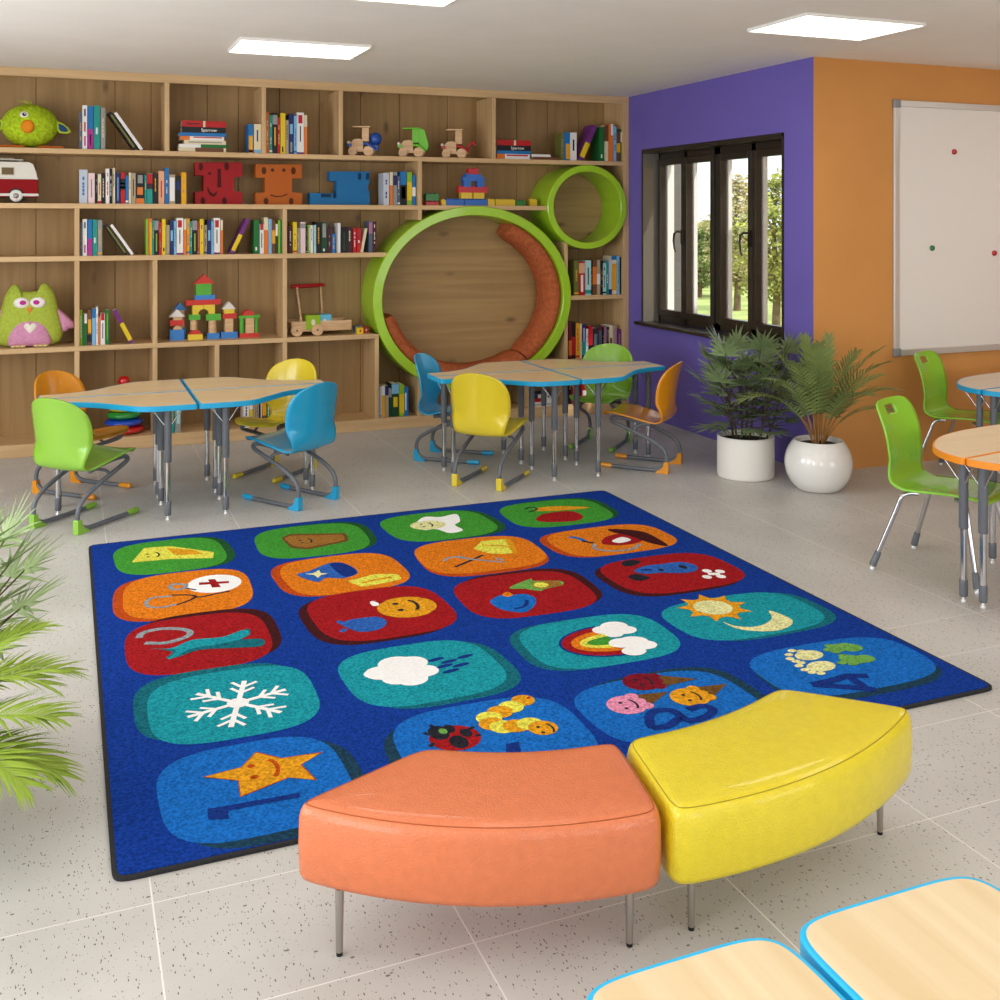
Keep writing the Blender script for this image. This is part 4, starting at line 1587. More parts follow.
for (ox, oy), ed, nm, tp in (((0, 0), M_ORB, 'orange', M_TABLE), ((1.56, 1.40), M_BLUEB, 'blue', M_TOPW)):
    for side, w in ((1, 'far'), (-1, 'near')):
        if side > 0:
            lg = [(*c_(3.70, 3.625), 0, 1), (*c_(4.25, 3.98), 1, 0), (*c_(4.90, 3.86), 0, 1)]
        else:
            lg = [(*c_(3.72, 3.535), 0, 1), (*c_(4.25, 3.20), 1, 0), (*c_(4.90, 3.42), 0, 1)]
        make_table('classroom_table', f'{nm}-edged rounded classroom table on the right, {w} half beside its seam', 'table', halfloop(side), lg,
                   (cen[0] + ox, cen[1] + oy, 0), ed, 'rounded split tables on the right', topm=tp)


def rrect(x0, x1, y0, y1, s):
    cx, cy = (x0 + x1) / 2, (y0 + y1) / 2
    return smooth_loop([(x0 - cx, y0 - cy), (x1 - cx, y0 - cy), (x1 - cx, y1 - cy), (x0 - cx, y1 - cy)], s, .008), (cx, cy, 0)


M_TOPL = wood('light_maple_top', 'e8d2ab', 'dcc193', 'Y', 0.7, 0.32, 0.25, 0.2)
for x0, x1, lb in ((.63, .968, 'blue-edged pale wooden desk at the bottom edge, left of the other'), (.978, 1.352, 'blue-edged pale wooden desk in the bottom right corner')):
    L, c = rrect(x0, x1, .80, 1.305, .05)
    hx, hy = (x1 - x0) / 2 - .05, .20
    make_table('student_desk', lb, 'desk', L, [(-hx, -hy, 1, 0), (hx, -hy, 1, 0), (-hx, hy, 1, 0), (hx, hy, 1, 0)], c, mat('cyan_edge', '18b4e6', 0.35), 'desks at the bottom edge of the photo', in_=.0095, topm=M_TOPL)

# ------------------------------------------------------------------ cantilever chairs
PL = {'green': mat('plastic_green', '86b838', 0.26, coat=.3), 'orange': mat('plastic_orange', 'e09012', 0.26, coat=.3),
      'yellow': mat('plastic_yellow', 'dcc42c', 0.26, coat=.3), 'blue': mat('plastic_blue', '1f9fce', 0.26, coat=.3)}
SH = [(.232, .352, .140), (.224, .368, .165), (.195, .376, .182), (.13, .372, .192), (.05, .358, .193), (-.03, .342, .188), (-.09, .328, .178), (-.14, .322, .170), (-.178, .334, .170),
      (-.200, .365, .178), (-.212, .41, .190), (-.220, .47, .201), (-.229, .54, .207), (-.240, .60, .204), (-.252, .65, .190), (-.263, .69, .160), (-.271, .716, .115), (-.276, .731, .062), (-.278, .7365, .010)]


def shell(profile, curve_back, curve_seat, hole=None, nu=16, sub=4):
    P = cr([Vector(p) for p in profile], sub)
    m = MB()
    v = []
    for y, z, w in P:
        k = min(1, max(0, (z - profile[6][1] - .02) / .12)) if y < 0 else 0
        for i in range(nu + 1):
            u = -1 + 2 * i / nu
            q = (u * w / .19) ** 2
            v.append((u * w, y + curve_back * k * q, z + curve_seat * (1 - k) * q))
    f = []
    for j in range(len(P) - 1):
        for i in range(nu):
            if hole and hole[0] <= j < hole[1] and hole[2] <= i < hole[3]:
                continue
            f.append((j * (nu + 1) + i, j * (nu + 1) + i + 1, (j + 1) * (nu + 1) + i + 1, (j + 1) * (nu + 1) + i))
    m.add(v, f, 0, True)
    return m


def make_chair(color, label, loc, rz):
    t = thing('classroom_chair', label, 'chair', loc, rz, 'plastic cantilever chairs round the blue-edged tables')
    shell(SH, .055, .012).build('seat_shell', PL[color], t, solid=.009)
    for s_ in (-1, 1):
        m = MB()
        x = .155 * s_
        path = cr([(x, .20, .0165), (x, .05, .0165), (x, -.10, .0165), (x, -.165, .022), (x, -.208, .052), (x, -.222, .10), (x, -.200, .158), (x, -.135, .205), (x, -.03, .250),
                   (x, .09, .292), (x * .99, .158, .318), (x * .93, .176, .335), (x * .85, .150, .345), (x * .80, .04, .338), (x * .8, -.10, .312)], 5)
        m.tube(path, .0130, 12)
        m.tube([(x * .82, -.06, .318), (x * .95, .0, .30), (x, .03, .273)], .009, 10)
        m.build('frame', M_GREY, t)
        m = MB()
        m.tube(cr([(x, .165, .0170), (x, .185, .0175), (x, .235, .019), (x, .252, .018)], 3), [.0150, .0155, .0160, .0165, .0165, .0165, .017, .0165, .015, .008], 12)
        m.build('toe_cap', PL[color], t)
        m = MB()
        m.prism([(-.235, .001), (-.145, .001), (-.150, .010), (-.185, .030), (-.203, .052), (-.207, .080), (-.237, .080)], x - .018, x + .018, 'yz')
        m.build('heel_cap', PL[color], t, bevel=.004)
    m = MB()
    m.tube([(-.13, .02, .340), (.13, .02, .340)], .009, 10)
    m.build('cross_bar', M_GREY, t)
    return t


ch0 = make_chair('green', 'green plastic chair, nearest at the left end of the left tables', (.105, 6.475, 0), R_(-44))
remap = {k: {PL['green']: PL[k]} for k in PL}
for col, lb, x, y, a in (
        ('orange', 'orange plastic chair half hidden behind the green chair on the far left', .10, 7.21, -135),
        ('blue', 'blue plastic chair at the near right end of the left tables', 1.275, 6.50, 33),
        ('yellow', 'bright yellow plastic chair behind the right end of the left tables', 1.31, 7.21, 135),
        ('blue', 'blue plastic chair in front of the round nook, behind the yellow chair', 2.57, 7.20, -130),
        ('yellow', 'matt yellow plastic chair at the near left end of the right tables', 2.575, 6.475, -46),
        ('green', 'green plastic chair behind the right tables beside the purple wall', 3.75, 7.20, 135),
        ('orange', 'orange plastic chair at the right end of the right tables by the purple wall', 3.70, 6.48, 42)):
    dup(ch0, (x, y, 0), R_(a), lb, remap[col])

# ------------------------------------------------------------------ four-legged green chairs
S4 = [(.245, .385, .165), (.238, .400, .185), (.20, .410, .198), (.12, .412, .205), (.02, .406, .205), (-.08, .397, .200), (-.14, .398, .195), (-.185, .415, .190), (-.210, .450, .186),
      (-.222, .50, .184), (-.230, .55, .184), (-.238, .605, .186), (-.250, .66, .188), (-.266, .71, .188), (-.282, .748, .184), (-.295, .776, .172), (-.302, .793, .150), (-.306, .801, .110)]


def make_chair4(label, loc, rz):
    t = thing('school_chair', label, 'chair', loc, rz, 'green four-legged chairs on the right')
    shell(S4, .035, .008, (14 * 4 - 2, 14 * 4 + 3, 6, 10)).build('seat_shell', mat('plastic_lime', '88c838', 0.22, coat=.4), t, solid=.009)
    m = MB()
    for k in range(-6, 7):
        m.tube([(k * .022, -.2395 + .035 * (k * .022 / .186) ** 2 + .0045, .61), (k * .022, -.2235 + .035 * (k * .022 / .186) ** 2 + .0045, .505)], .0016, 5)
    m.build('back_ribs', mat('plastic_lime', '88c838', 0.22, coat=.4), t)
    for s_ in (-1, 1):
        for fr in (1, -1):
            m = MB()
            if fr > 0:
                top, knee, foot = (.13 * s_, .10, .385), (.175 * s_, .165, .37), (.225 * s_, .235, .016)
            else:
                top, knee, foot = (.13 * s_, -.08, .382), (.175 * s_, -.14, .365), (.235 * s_, -.262, .016)
            pts = cr([top, (top[0] + .02 * s_, (top[1] + knee[1]) / 2, top[2] + .001), knee, tuple(knee[i] * .8 + foot[i] * .2 for i in range(3)), foot], 5)
            m.tube(pts, .0115, 12)
            o = m.build('leg', M_CHROME, t)
            a = Vector(knee)
            b = Vector(foot)
            m = MB()
            m.tube([b.lerp(a, .22), b.lerp(a, .20), b.lerp(a, .02)], [.0125, .0155, .0175], 14)
            m.build('boot', M_GREY, o)
            m = MB()
            m.lathe([(.012, .0), (.014, .004), (.014, .012), (.008, .02)], 14, (b.x, b.y, 0), 'z')
            m.build('glide', mat('glide_steel', 'dedede', .3, .5), o)
    return t


c4 = make_chair4('lime green four-legged chair with rectangular back hole beside the orange-edged table', (3.955, 3.985, 0), R_(-157))
dup(c4, (5.52, 5.39, 0), R_(-157), 'lime green four-legged chair below the whiteboard by the blue-edged table')

# ------------------------------------------------------------------ plants
M_SOIL = mat('soil', '2e241b', .95, noise=(60, .4), bump=(80, 1))
M_POT = mat('matt_white_pot', 'ece7e0', .55)
M_POTG = mat('gloss_white_pot', 'eeebe6', .16, coat=.6)
M_RHA = mat('fan_leaf', '6f8155', .34, noise=(5, .35))
M_PALM = mat('palm_leaf', '748348', .45, noise=(4, .35))
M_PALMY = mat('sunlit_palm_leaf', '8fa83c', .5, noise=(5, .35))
M_STEM = mat('palm_stem', '9a6f3c', .6, noise=(14, .25))
M_CANE = mat('cane', '4a4128', .7)


def blade(m, p, d, up, L, w, droop=.25, mi=0):
    """one narrow leaflet: a folded four-segment strip that bends down"""
    d = d.normalized()
    side = d.cross(up).normalized()
    v = []
    n = 4
    for i in range(n + 1):
        t = i / n
        q = p + d * L * t - Vector((0, 0, 1)) * droop * L * t * t
        ww = w * (.35 + .65 * math.sin(PI * min(1, t * 1.15 + .1))) if t < 1 else w * .08
        v += [q - side * ww / 2, q + up * ww * .15, q + side * ww / 2]
    f = []
    for i in range(n):
        f += [(3 * i, 3 * i + 1, 3 * i + 4, 3 * i + 3), (3 * i + 1, 3 * i + 2, 3 * i + 5, 3 * i + 4)]
    m.add(v, f, mi, True)


def fan_leaf(t, base, tip, size, n=11, spread=2.6, leafm=M_RHA, tw=.017):
    """palmate leaf: petiole from base to tip, fingers fanning out at its end"""
    m = MB()
    b, q = Vector(base), Vector(tip)
    mid = b.lerp(q, .5) + Vector((0, 0, .06 * (q - b).length))
    m.tube([b, mid, q], [.004, .003, .0025], 5, 1)
    d = (q - mid).normalized()
    side = d.cross(Vector((0, 0, 1)))
    side = side.normalized() if side.length > .05 else Vector((1, 0, 0))
    up = side.cross(d).normalized()
    for k in range(n):
        a = (k / (n - 1) - .5) * spread
        dd = d * math.cos(a) + side * math.sin(a) + up * random.uniform(-.08, .12)
        blade(m, q, dd, up, size * (1 - .22 * abs(a / spread * 2) ** 2) * random.uniform(.92, 1.05), tw, random.uniform(.02, .16))
    m.build('leaf', [leafm, M_CANE], t)


def frond(t, base, az, L, lean, droop, ll, n=26, leafm=M_PALM, curl=.25, w=.014, name='frond'):
    """feather leaf: arching rachis with paired leaflets; az outwards, lean = start angle from vertical"""
    m = MB()
    b = Vector(base)
    out = Vector((math.cos(az), math.sin(az), 0))
    pts = []
    for i in range(15):
        s_ = i / 14
        th = lean + droop * s_ ** 1.4
        pts.append((pts[-1] if pts else b) + (out * math.sin(th) + Vector((0, 0, 1)) * math.cos(th)) * (L / 14 if i else 0))
    m.tube(pts[:5], [.005 * (1 - .75 * i / 14) for i in range(5)], 5, 1)
    m.tube(pts[4:], [.005 * (1 - .75 * i / 14) for i in range(4, 15)], 5, 0)
    side = out.cross(Vector((0, 0, 1))).normalized()
    for k in range(n):
        s_ = .30 + .70 * k / (n - 1)
        i = min(13, int(s_ * 14))
        fr = s_ * 14 - i
        p = pts[i].lerp(pts[i + 1], fr)
        d = (pts[i + 1] - pts[i]).normalized()
        up = side.cross(d).normalized()
        prof = math.sin(PI * (.16 + .72 * (k / (n - 1)))) ** .7
        for sg in (-1, 1):
            a = R_(58 - 34 * k / (n - 1)) + random.uniform(-.06, .06)
            dd = d * math.cos(a) + side * sg * math.sin(a) + up * curl
            blade(m, p, dd, up, ll * prof * random.uniform(.92, 1.05), w, random.uniform(.15, .35))
    m.build(name, [leafm, M_STEM], t)


# fan palm in the cylinder pot
fp = thing('fan_palm', 'bushy dark green fan palm in a white cylindrical pot under the window', 'potted plant', (4.19, 5.965, 0))
m = MB()
m.lathe([(.170, 0), (.182, .004), (.187, .015), (.187, .265), (.185, .272), (.178, .274), (.176, .268), (.176, .235)], 48)
m.build('pot', M_POT, fp)
m = MB()
m.lathe([(.176, .236), (.12, .246), (0, .252)], 32)
m.build('soil', M_SOIL, fp)
canes = []
for k in range(7):
    a = k * 2.4
    r = .03 + .05 * (k % 3)
    canes.append((r * math.cos(a), r * math.sin(a), .24, r * 1.7 * math.cos(a), r * 1.7 * math.sin(a), .46 + .06 * (k % 4)))
for c in canes:
    m = MB()
    m.tube([c[:3], ((c[0] + c[3]) / 2 + .01, (c[1] + c[4]) / 2, (c[2] + c[5]) / 2), c[3:]], [.008, .007, .005], 8)
    m.build('cane', M_CANE, fp)
random.seed(11)
for k in range(92):
    c = canes[k % 7]
    u = k / 91
    z0 = .30 + .34 * u
    a = k * 2.399
    sp = (.225 * math.sin(PI * (.24 + .66 * u)) ** .7)
    zt = .31 + .68 * u
    sp *= .9
    if u > .78:
        sp *= .38
        zt += .02
    f_ = min(1, (z0 - .24) / (c[5] - .24))
    b = Vector(c[:3]).lerp(Vector(c[3:]), f_)
    tip = (b.x * .6 + sp * math.cos(a), b.y * .6 + sp * math.sin(a), zt + random.uniform(-.02, .03))
    if k < 72:
        fan_leaf(fp, b, tip, random.uniform(.14, .19), 11, 2.8, tw=.029)

# areca palm in the round pot
ap = thing('areca_palm', 'feathery palm in a glossy white spherical pot at the wall corner', 'potted plant', (4.415, 5.505, 0))
m = MB()
prof = [(.10, 0), (.128, .002)]
for k in range(24):
    w = -.89 + (.75 + .89) * k / 23
    prof.append((.209 * math.cos(w), .166 + .209 * math.sin(w)))
prof += [(.149, .312), (.142, .311), (.140, .300), (.142, .28)]
m.lathe(prof, 56)
m.build('pot', M_POTG, ap)
m = MB()
m.lathe([(.15, .277), (.08, .29), (0, .295)], 32)
m.build('soil', M_SOIL, ap)
random.seed(5)
for k in range(19):
    a = k * 2.399 + .4
    u = (k % 11) / 10
    hgt = .66 + .12 * (1 - u) + random.uniform(-.03, .03)
    lean = .12 + .30 * u
    dr = .55 + 1.0 * u
    b = (.035 * math.cos(a), .035 * math.sin(a), .285)
    if math.sin(a) > .3 and math.cos(a) > -.35:      # keep the foliage off the two walls
        lean *= .45
        dr *= .40
    ox, oy = math.cos(a), math.sin(a)
    L = hgt * (.85 if (oy > .5 or ox > .6) else 1.0)
    frond(ap, b, a, L, lean, dr, .160, 21, M_PALM, .2, .014)

# plants at the left edge of the photo
random.seed(21)
lp = thing('parlour_palm', 'sunlit feathery palm reaching in from the left edge of the photo', 'potted plant', (-.47, 3.27, 0))
m = MB()
m.lathe([(.13, 0), (.14, .006), (.165, .26), (.165, .275), (.155, .275), (.152, .24)], 40)
m.build('pot', M_POT, lp)
m = MB()
m.lathe([(.153, .243), (0, .252)], 24)
m.build('soil', M_SOIL, lp)
for az, L, lean, dr, ll in ((-.42, .48, .95, .75, .17), (-.75, .50, 1.05, .95, .17), (-.30, .46, 1.25, .95, .165), (.10, .50, .72, 1.15, .16), (-.1, .47, .45, 1.6, .15), (.45, .50, .6, 1.0, .15), (1.5, .6, .4, .9, .15), (2.5, .6, .5, .9, .15),
                            (3.4, .6, .5, 1.0, .15), (4.3, .6, .6, 1.0, .15), (5.2, .5, .6, 1.1, .15), (3.9, .7, .2, .6, .15)):
    frond(lp, (.03 * math.cos(az), .03 * math.sin(az), .25), az, L, lean, dr, ll, 28, M_PALMY, .25, .013)
rp_ = thing('fan_palm', 'dark fan palm cut by the left edge above the sunlit palm', 'potted plant', (-.35, 3.70, 0))
m = MB()
m.lathe([(.14, 0), (.15, .006), (.15, .26), (.14, .262), (.138, .22)], 40)
m.build('pot', M_POT, rp_)
m = MB()
m.lathe([(.139, .223), (0, .23)], 24)
m.build('soil', M_SOIL, rp_)
random.seed(9)
for k in range(34):
    a = k * 2.399
    u = k / 33
    b = Vector((.04 * math.cos(a), .04 * math.sin(a), .24 + .2 * u))
    sp = .20 * math.sin(PI * (.15 + .7 * u)) ** .7
    fan_leaf(rp_, b, (b.x + sp * math.cos(a), b.y + sp * math.sin(a), .35 + .37 * u), .18, 11, 2.7, mat('fan_leaf_dark', '8a9e66', .4, noise=(5, .4)), .015)

# ------------------------------------------------------------------ toys in the bookcase
def pp(pts, Y, z0, yb, ox=0.0, sc=1.0, o=(0, 0)):
    """picture points of a shape standing at depth Y on shelf height z0; yb = its base line"""
    out = []
    for a, b in pts:
        px, py = a / sc + o[0], b / sc + o[1]
        k = ony(px, 220, Y)
        t = k.x * sa + Y * ca
        out.append((k.x - ox, z0 + (yb - py) * t / F))
    return out


def C(name, color, rough=.4, **k):
    return mat(name, color, rough, **k)


# plush bird
t = thing('plush_bird', 'round fuzzy lime green plush bird with orange beak, left end of the top shelf', 'plush toy', (ony(30, 220, 8.57).x, 8.57, Z_A))
m = MB()
m.ball((0, 0, .172), (.192, .13, .155), 72, 48)
random.seed(3)
m.v = [p + (p - Vector((0, 0, .172))).normalized() * random.uniform(-.0035, .0045) for p in m.v]
m.build('body', C('lime_plush', 'a9c320', .95, noise=(45, .3), bump=(70, 1.0)), t)
m = MB()
m.puff([(.046 * math.cos(k * PI / 12), .050 * math.sin(k * PI / 12)) for k in range(24)], (-.012, -.122, .158), .030)
m.build('beak', C('orange_felt', 'e0871c', .8), t)
m = MB()
m.ball((-.035, -.112, .243), (.030, .016, .024), 18, 10, 0)
m.ball((-.035, -.127, .244), (.015, .005, .013), 14, 8, 1)
m.ball((-.030, -.132, .248), (.005, .003, .005), 10, 6, 0)
m.build('eye', [C('white_felt', 'ece9e2', .7), C('eye_black', '131313', .25)], t)
for s_ in (-1, 1):
    m = MB()
    wing = [(.175, .215), (.225, .195), (.262, .165), (.285, .130), (.250, .118), (.20, .122), (.178, .150)]
    m.puff([(p.x * s_, p.y) for p in smooth_loop(wing, .006, .006)], (0, -.03, 0), .012, mi=0)
    m.puff([(.225 + (p.x - .225) * .72 if s_ > 0 else -(.225 + (p.x - .225) * .72), .155 + (p.y - .155) * .72) for p in smooth_loop(wing, .006, .006)], (0, -.034, 0), .012, mi=1)
    m.build('wing', [C('lime_edge', 'b4c832', .8), C('navy_felt', '27466e', .8)], t)
    m = MB()
    m.puff([(p.x, p.y) for p in smooth_loop([(-.02 + .13 * s_ - .06, -.11), (.13 * s_ + .10, -.10), (.13 * s_ + .11, .02), (.13 * s_ - .05, .03)], .012, .008)], (0, -.03, .012), .011, 'xy')
    m.build('foot', C('foot_orange', 'd46c28', .8), t)
m = MB()
for dx in (-.03, -.012, .008):
    m.tube([(dx * .4, 0, .32), (dx, -.01, .345), (dx * 2 - .012, -.015, .352)], [.005, .004, .002], 6)
m.build('head_tuft', C('lime_edge', 'b4c832', .8), t)

# toy camper van
vx = ony(38, 220, 8.46).x
t = thing('toy_van', 'red and white toy camper van at the left end of the second shelf', 'toy van', (vx - .30, 8.55, Z_B))
hl, hwd = .295, .095
m = MB()
m.prism([(-hl, .045), (hl, .045), (hl + .004, .075), (hl + .002, .180), (-hl, .180)], -hwd, hwd, 'xz')
m.build('lower_body', C('van_red', '8c0911', .6, spec=.15), t, bevel=.008)
m = MB()
m.prism([(-hl, .180), (hl, .180), (hl - .010, .235), (hl - .030, .285), (hl - .055, .298), (-hl + .06, .298), (-hl + .02, .25)], -hwd + .004, hwd - .004, 'xz')
m.build('upper_body', C('van_white', 'dcd7cc', .4), t, bevel=.01)
m = MB()
m.box(-hl - .002, hl + .006, -hwd - .004, hwd + .004, .174, .184)
m.box(-hl - .004, hl + .008, -hwd - .005, hwd + .005, .052, .070)
m.build('chrome_strip', C('van_trim', 'd8d4ca', .4), t)
for x0, x1 in ((.055, .145), (-.055, .020), (-.15, -.075), (-.24, -.17)):
    m = MB()
    m.box(x0, x1, -hwd + .0005, -hwd + .006, .200, .262, 0)
    m.box(x0 + .006, x1 - .006, -hwd - .0005, -hwd + .003, .206, .256, 1)
    m.build('window', [C('van_window_frame', 'c9c2b0', .4), C('van_glass', '6d5a3e', .1)], t)
for x in (.155, -.17):
    for y in (-hwd - .004, hwd - .026):
        m = MB()
        m.lathe([(.026, -.002), (.042, -.002), (.045, .004)], 28, (x, y, .054), 'y', 1)
        m.lathe([(.0, -.003), (.018, -.004), (.020, .0)], 20, (x, y, .054), 'y', 2, cap=False)
        m.lathe([(.054, 0), (.054, .03)], 28, (x, y, .054), 'y', 0)
        m.build('wheel', [M_BLACK, C('white_wall', 'dedad0', .4), C('hub', '8a8a88', .3, metal=.6)], t)
m = MB()
for x in (-.16, -.08, 0, .08, .16):
    m.tube([(x, -.07, .315), (x, .07, .315)], .004, 6)
for y in (-.07, .07):
    m.tube([(-.2, y, .315), (.2, y, .315)], .005, 6)
    for x in (-.18, 0, .18):
        m.tube([(x, y, .296), (x, y, .315)], .004, 6)
m.build('roof_rack', C('rack_grey', 'bdb9ae', .5), t)
m = MB()
m.box(-.14, -.05, -.05, .05, .3175, .338)
m.box(.02, .14, -.05, .05, .3175, .328)
m.build('luggage', C('luggage_white', 'cfcabd', .6), t, bevel=.004)

# owl plush
t = thing('plush_owl', 'green owl cushion with pink belly and white heart on the fourth shelf', 'plush toy', (ony(30, 220, 8.52).x, 8.52, Z_D))
M_OWL = C('owl_green', 'a9b944', .95, noise=(60, .15), bump=(160, .8))
M_OPK = C('owl_pink', 'd190b0', .95, noise=(60, .12), bump=(160, .8))
ol = [(-.205, .02), (-.15, .004), (.15, .004), (.205, .03), (.225, .09), (.205, .20), (.185, .30), (.165, .38), (.13, .445), (.098, .462), (.068, .448), (.055, .402), (0, .398), (-.06, .402), (-.07, .44), (-.10, .458), (-.13, .44), (-.17, .37), (-.19, .28), (-.215, .18), (-.228, .09)]
m = MB()
m.puff([tuple(p) for p in smooth_loop(ol, .012, .009)], (0, 0, 0), .088, rings=10)
m.build('body', M_OWL, t)
m = MB()
bl = [(-.145, .012), (0, .006), (.145, .012), (.140, .09), (.115, .155), (.07, .195), (0, .208), (-.07, .195), (-.115, .155), (-.145, .09)]
m.puff([tuple(p) for p in smooth_loop(bl, .010, .008)], (0, -.055, 0), .052, rings=6)
m.build('belly', M_OPK, t)
m = MB()
m.puff([(p.x, p.y) for p in smooth_loop([(0, .095), (.035, .13), (.045, .155), (.03, .178), (.010, .175), (0, .160), (-.010, .175), (-.03, .178), (-.045, .155), (-.035, .13)], .004, .004)], (.005, -.098, 0), .014, rings=4)
m.build('heart', C('cream_felt', 'e9e2d2', .9, noise=(150, .12)), t)
for s_ in (-1, 1):
    m = MB()
    m.puff([(.052 * s_ * 1.05 + .053 * math.cos(k * PI / 16), .322 + .040 * math.sin(k * PI / 16)) for k in range(32)], (0, -.076, 0), .020, mi=0, rings=5)
    m.puff([(.045 * s_ + .022 * math.cos(k * PI / 12), .325 + .017 * math.sin(k * PI / 12)) for k in range(24)], (0, -.094, 0), .008, mi=1, rings=4)
    m.build('eye', [C('eye_felt', 'ece4e0', .9), C('magenta_felt', 'b8308c', .8)], t)
    m = MB()
    arm = [(.17, .29), (.215, .25), (.265, .20), (.30, .165), (.31, .13), (.285, .115), (.262, .122), (.248, .098), (.222, .095), (.205, .13), (.19, .20)]
    m.puff([(p.x * s_, p.y) for p in smooth_loop(arm, .008, .007)], (0, 0, 0), .035, rings=6)
    m.build('arm', M_OPK, t)
    m = MB()
    for d in (-.03, 0, .03):
        m.ball((.075 * s_ + d, -.07, .010), (.022, .035, .010), 14, 8)
    m.build('foot', C('cream_foot', 'dbc98e', .9), t)
m = MB()
m.puff([(0, .24), (.022, .278), (.014, .292), (-.014, .292), (-.022, .278)], (0, -.084, 0), .012, rings=4)
m.build('beak', C('beak_orange', 'd98b3c', .8), t)

# carved animal blocks on the second shelf
O5 = (180, 155)


def carved(label, color, dark, outline, holes, yb, x0, x1):
    Y = 8.50
    cx = (ony(x0, 220, Y).x + ony(x1, 220, Y).x) / 2
    t = thing('animal_block', label, 'wooden toy', (cx, Y, Z_B), 0, 'carved animal blocks on the second shelf')
    m = MB()
    m.prism(pp(outline, Y, 0, yb, cx, 5.0, O5), 0, .10, 'xz')
    m.build('body', C('block_' + color, color, .5), t, bevel=.004)
    for h in holes:
        m = MB()
        m.prism(pp(h, Y, 0, yb, cx, 5.0, O5), -.0008, .01, 'xz')
        m.build('hole_shade', C('hole_shade_' + dark, dark, .7), t)  # thin dark shape set proud; its colour stands for shade inside the hole


def oc(x, y, r, r2=None, n=14):
    return [(x + r * math.cos(2 * PI * k / n), y + (r2 or r) * math.sin(2 * PI * k / n)) for k in range(n)]


carved('red carved elephant-like wooden block', '980a12', '4a080c',
       [(75, 30), (310, 30), (314, 98), (270, 104), (268, 172), (312, 178), (312, 240), (75, 240), (75, 180), (118, 172), (118, 97), (75, 95)],
       [oc(104, 52, 11, 20), oc(233, 50, 12, 20), oc(148, 85, 8), [(188, 62), (204, 62), (206, 155), (186, 155)],
        [(138, 148), (150, 176), (168, 188), (186, 172), (184, 190), (168, 203), (150, 196), (136, 170)], oc(115, 222, 12, 18), oc(222, 222, 12, 18)], 203, 195, 242)
carved('orange carved block with two eyes and a smile', 'b05812', '52290c',
       [(378, 38), (608, 38), (608, 108), (560, 108), (560, 178), (610, 182), (610, 240), (378, 240), (378, 182), (425, 178), (425, 105), (378, 105)],
       [oc(420, 70, 12, 19), oc(567, 70, 12, 19), oc(463, 67, 9), oc(519, 67, 9), [(452, 188), (480, 196), (510, 194), (537, 183), (536, 190), (510, 200), (478, 202), (452, 195)],
        oc(430, 222, 12, 17), oc(556, 222, 12, 17)], 203, 255.5, 302)
carved('blue carved hippo-like wooden block', '17689e', '0d2f49',
       [(748, 72), (950, 72), (948, 125), (936, 150), (948, 178), (948, 240), (650, 240), (650, 180), (765, 182), (765, 205), (782, 205), (784, 122), (748, 118)],
       [[(890, 80), (906, 80), (906, 112), (890, 112)], [(930, 80), (946, 80), (946, 112), (930, 112)], [(705, 184), (755, 184), (755, 202), (705, 202)]], 203, 310, 371)


# little wooden trucks on the top shelf
def truck(label, px, col, kind):
    t = thing('toy_truck', label, 'toy truck', (ony(px, 220, 8.47).x, 8.50, Z_A), R_(-22), 'wooden trucks on the top shelf')
    t.scale = (1.13, 1.13, 1.13)
    m = MB()
    m.box(-.085, .10, -.045, .045, .030, .048)
    m.prism([(-.085, .048), (-.085, .085), (-.055, .122), (-.015, .126), (.012, .115), (.012, .048)], -.042, .042, 'xz')
    m.build('chassis', M_TOY, t, bevel=.003)
    cm = C('truck_' + col, col, .35)
    m = MB()
    m.box(.005, .055, -.045, .045, .105, .205)
    m.box(-.065, .065, -.055, .055, .205, .216)
    m.build('cab', cm if kind == 'dump' else M_TOY, t, bevel=.003)
    m = MB()
    for x, r in ((-.062, .032), (.052, .036)):
        for y in (-.062, .048):
            o = MB()
            o.lathe([(r, 0), (r, .014)], 26, (x, y, r), 'y')
            o.lathe([(.006, -.003), (.006, .0)], 12, (x, y, r), 'y')
            o.build('wheel', M_TOY, t, bevel=.002)
    m = MB()
    for s_ in (-1, 1):
        m.box(-.10, -.068, .05 * s_ - .008, .05 * s_ + .008, .070, .088)
        m.tube([(.015, .052 * s_, .088), (.05, .055 * s_, .085), (.085, .055 * s_, .06), (.10, .055 * s_, .045)], .010, 8)
    m.build('fender', cm, t)
    m = MB()
    for s_ in (-1, 1):
        m.ball((-.092, .05 * s_, .098), .012, 12, 8)
    m.build('headlamp', C('peg_white', 'e8e2d6', .4), t)
    m = MB()
    if kind == 'mixer':
        m.ball((.098, 0, .125), (.045, .045, .048), 24, 16)
        m.box(.06, .12, -.03, .03, .04, .08)
        m.build('drum', cm, t)
    elif kind == 'dump':
        m.prism([(.055, .05), (.115, .05), (.125, .085), (.095, .20), (.055, .214)], -.045, .045, 'xz')
        m.build('bucket', cm, t, bevel=.003)
    else:
        m.tube([(.06, 0, .06), (.085, 0, .045), (.11, 0, .10), (.135, 0, .125), (.155, 0, .10)], [.012, .012, .011, .012, .010], 8)
        m.build('digger_arm', cm, t)


truck('small wooden truck with blue mixer ball, leftmost truck on the top shelf', 363, '1c4aa0', 'mixer')
truck('small wooden truck with bright green cab, middle truck on the top shelf', 413, '67b81e', 'dump')
truck('small wooden truck with red digger arm, rightmost truck on the top shelf', 456, 'b01620', 'digger')


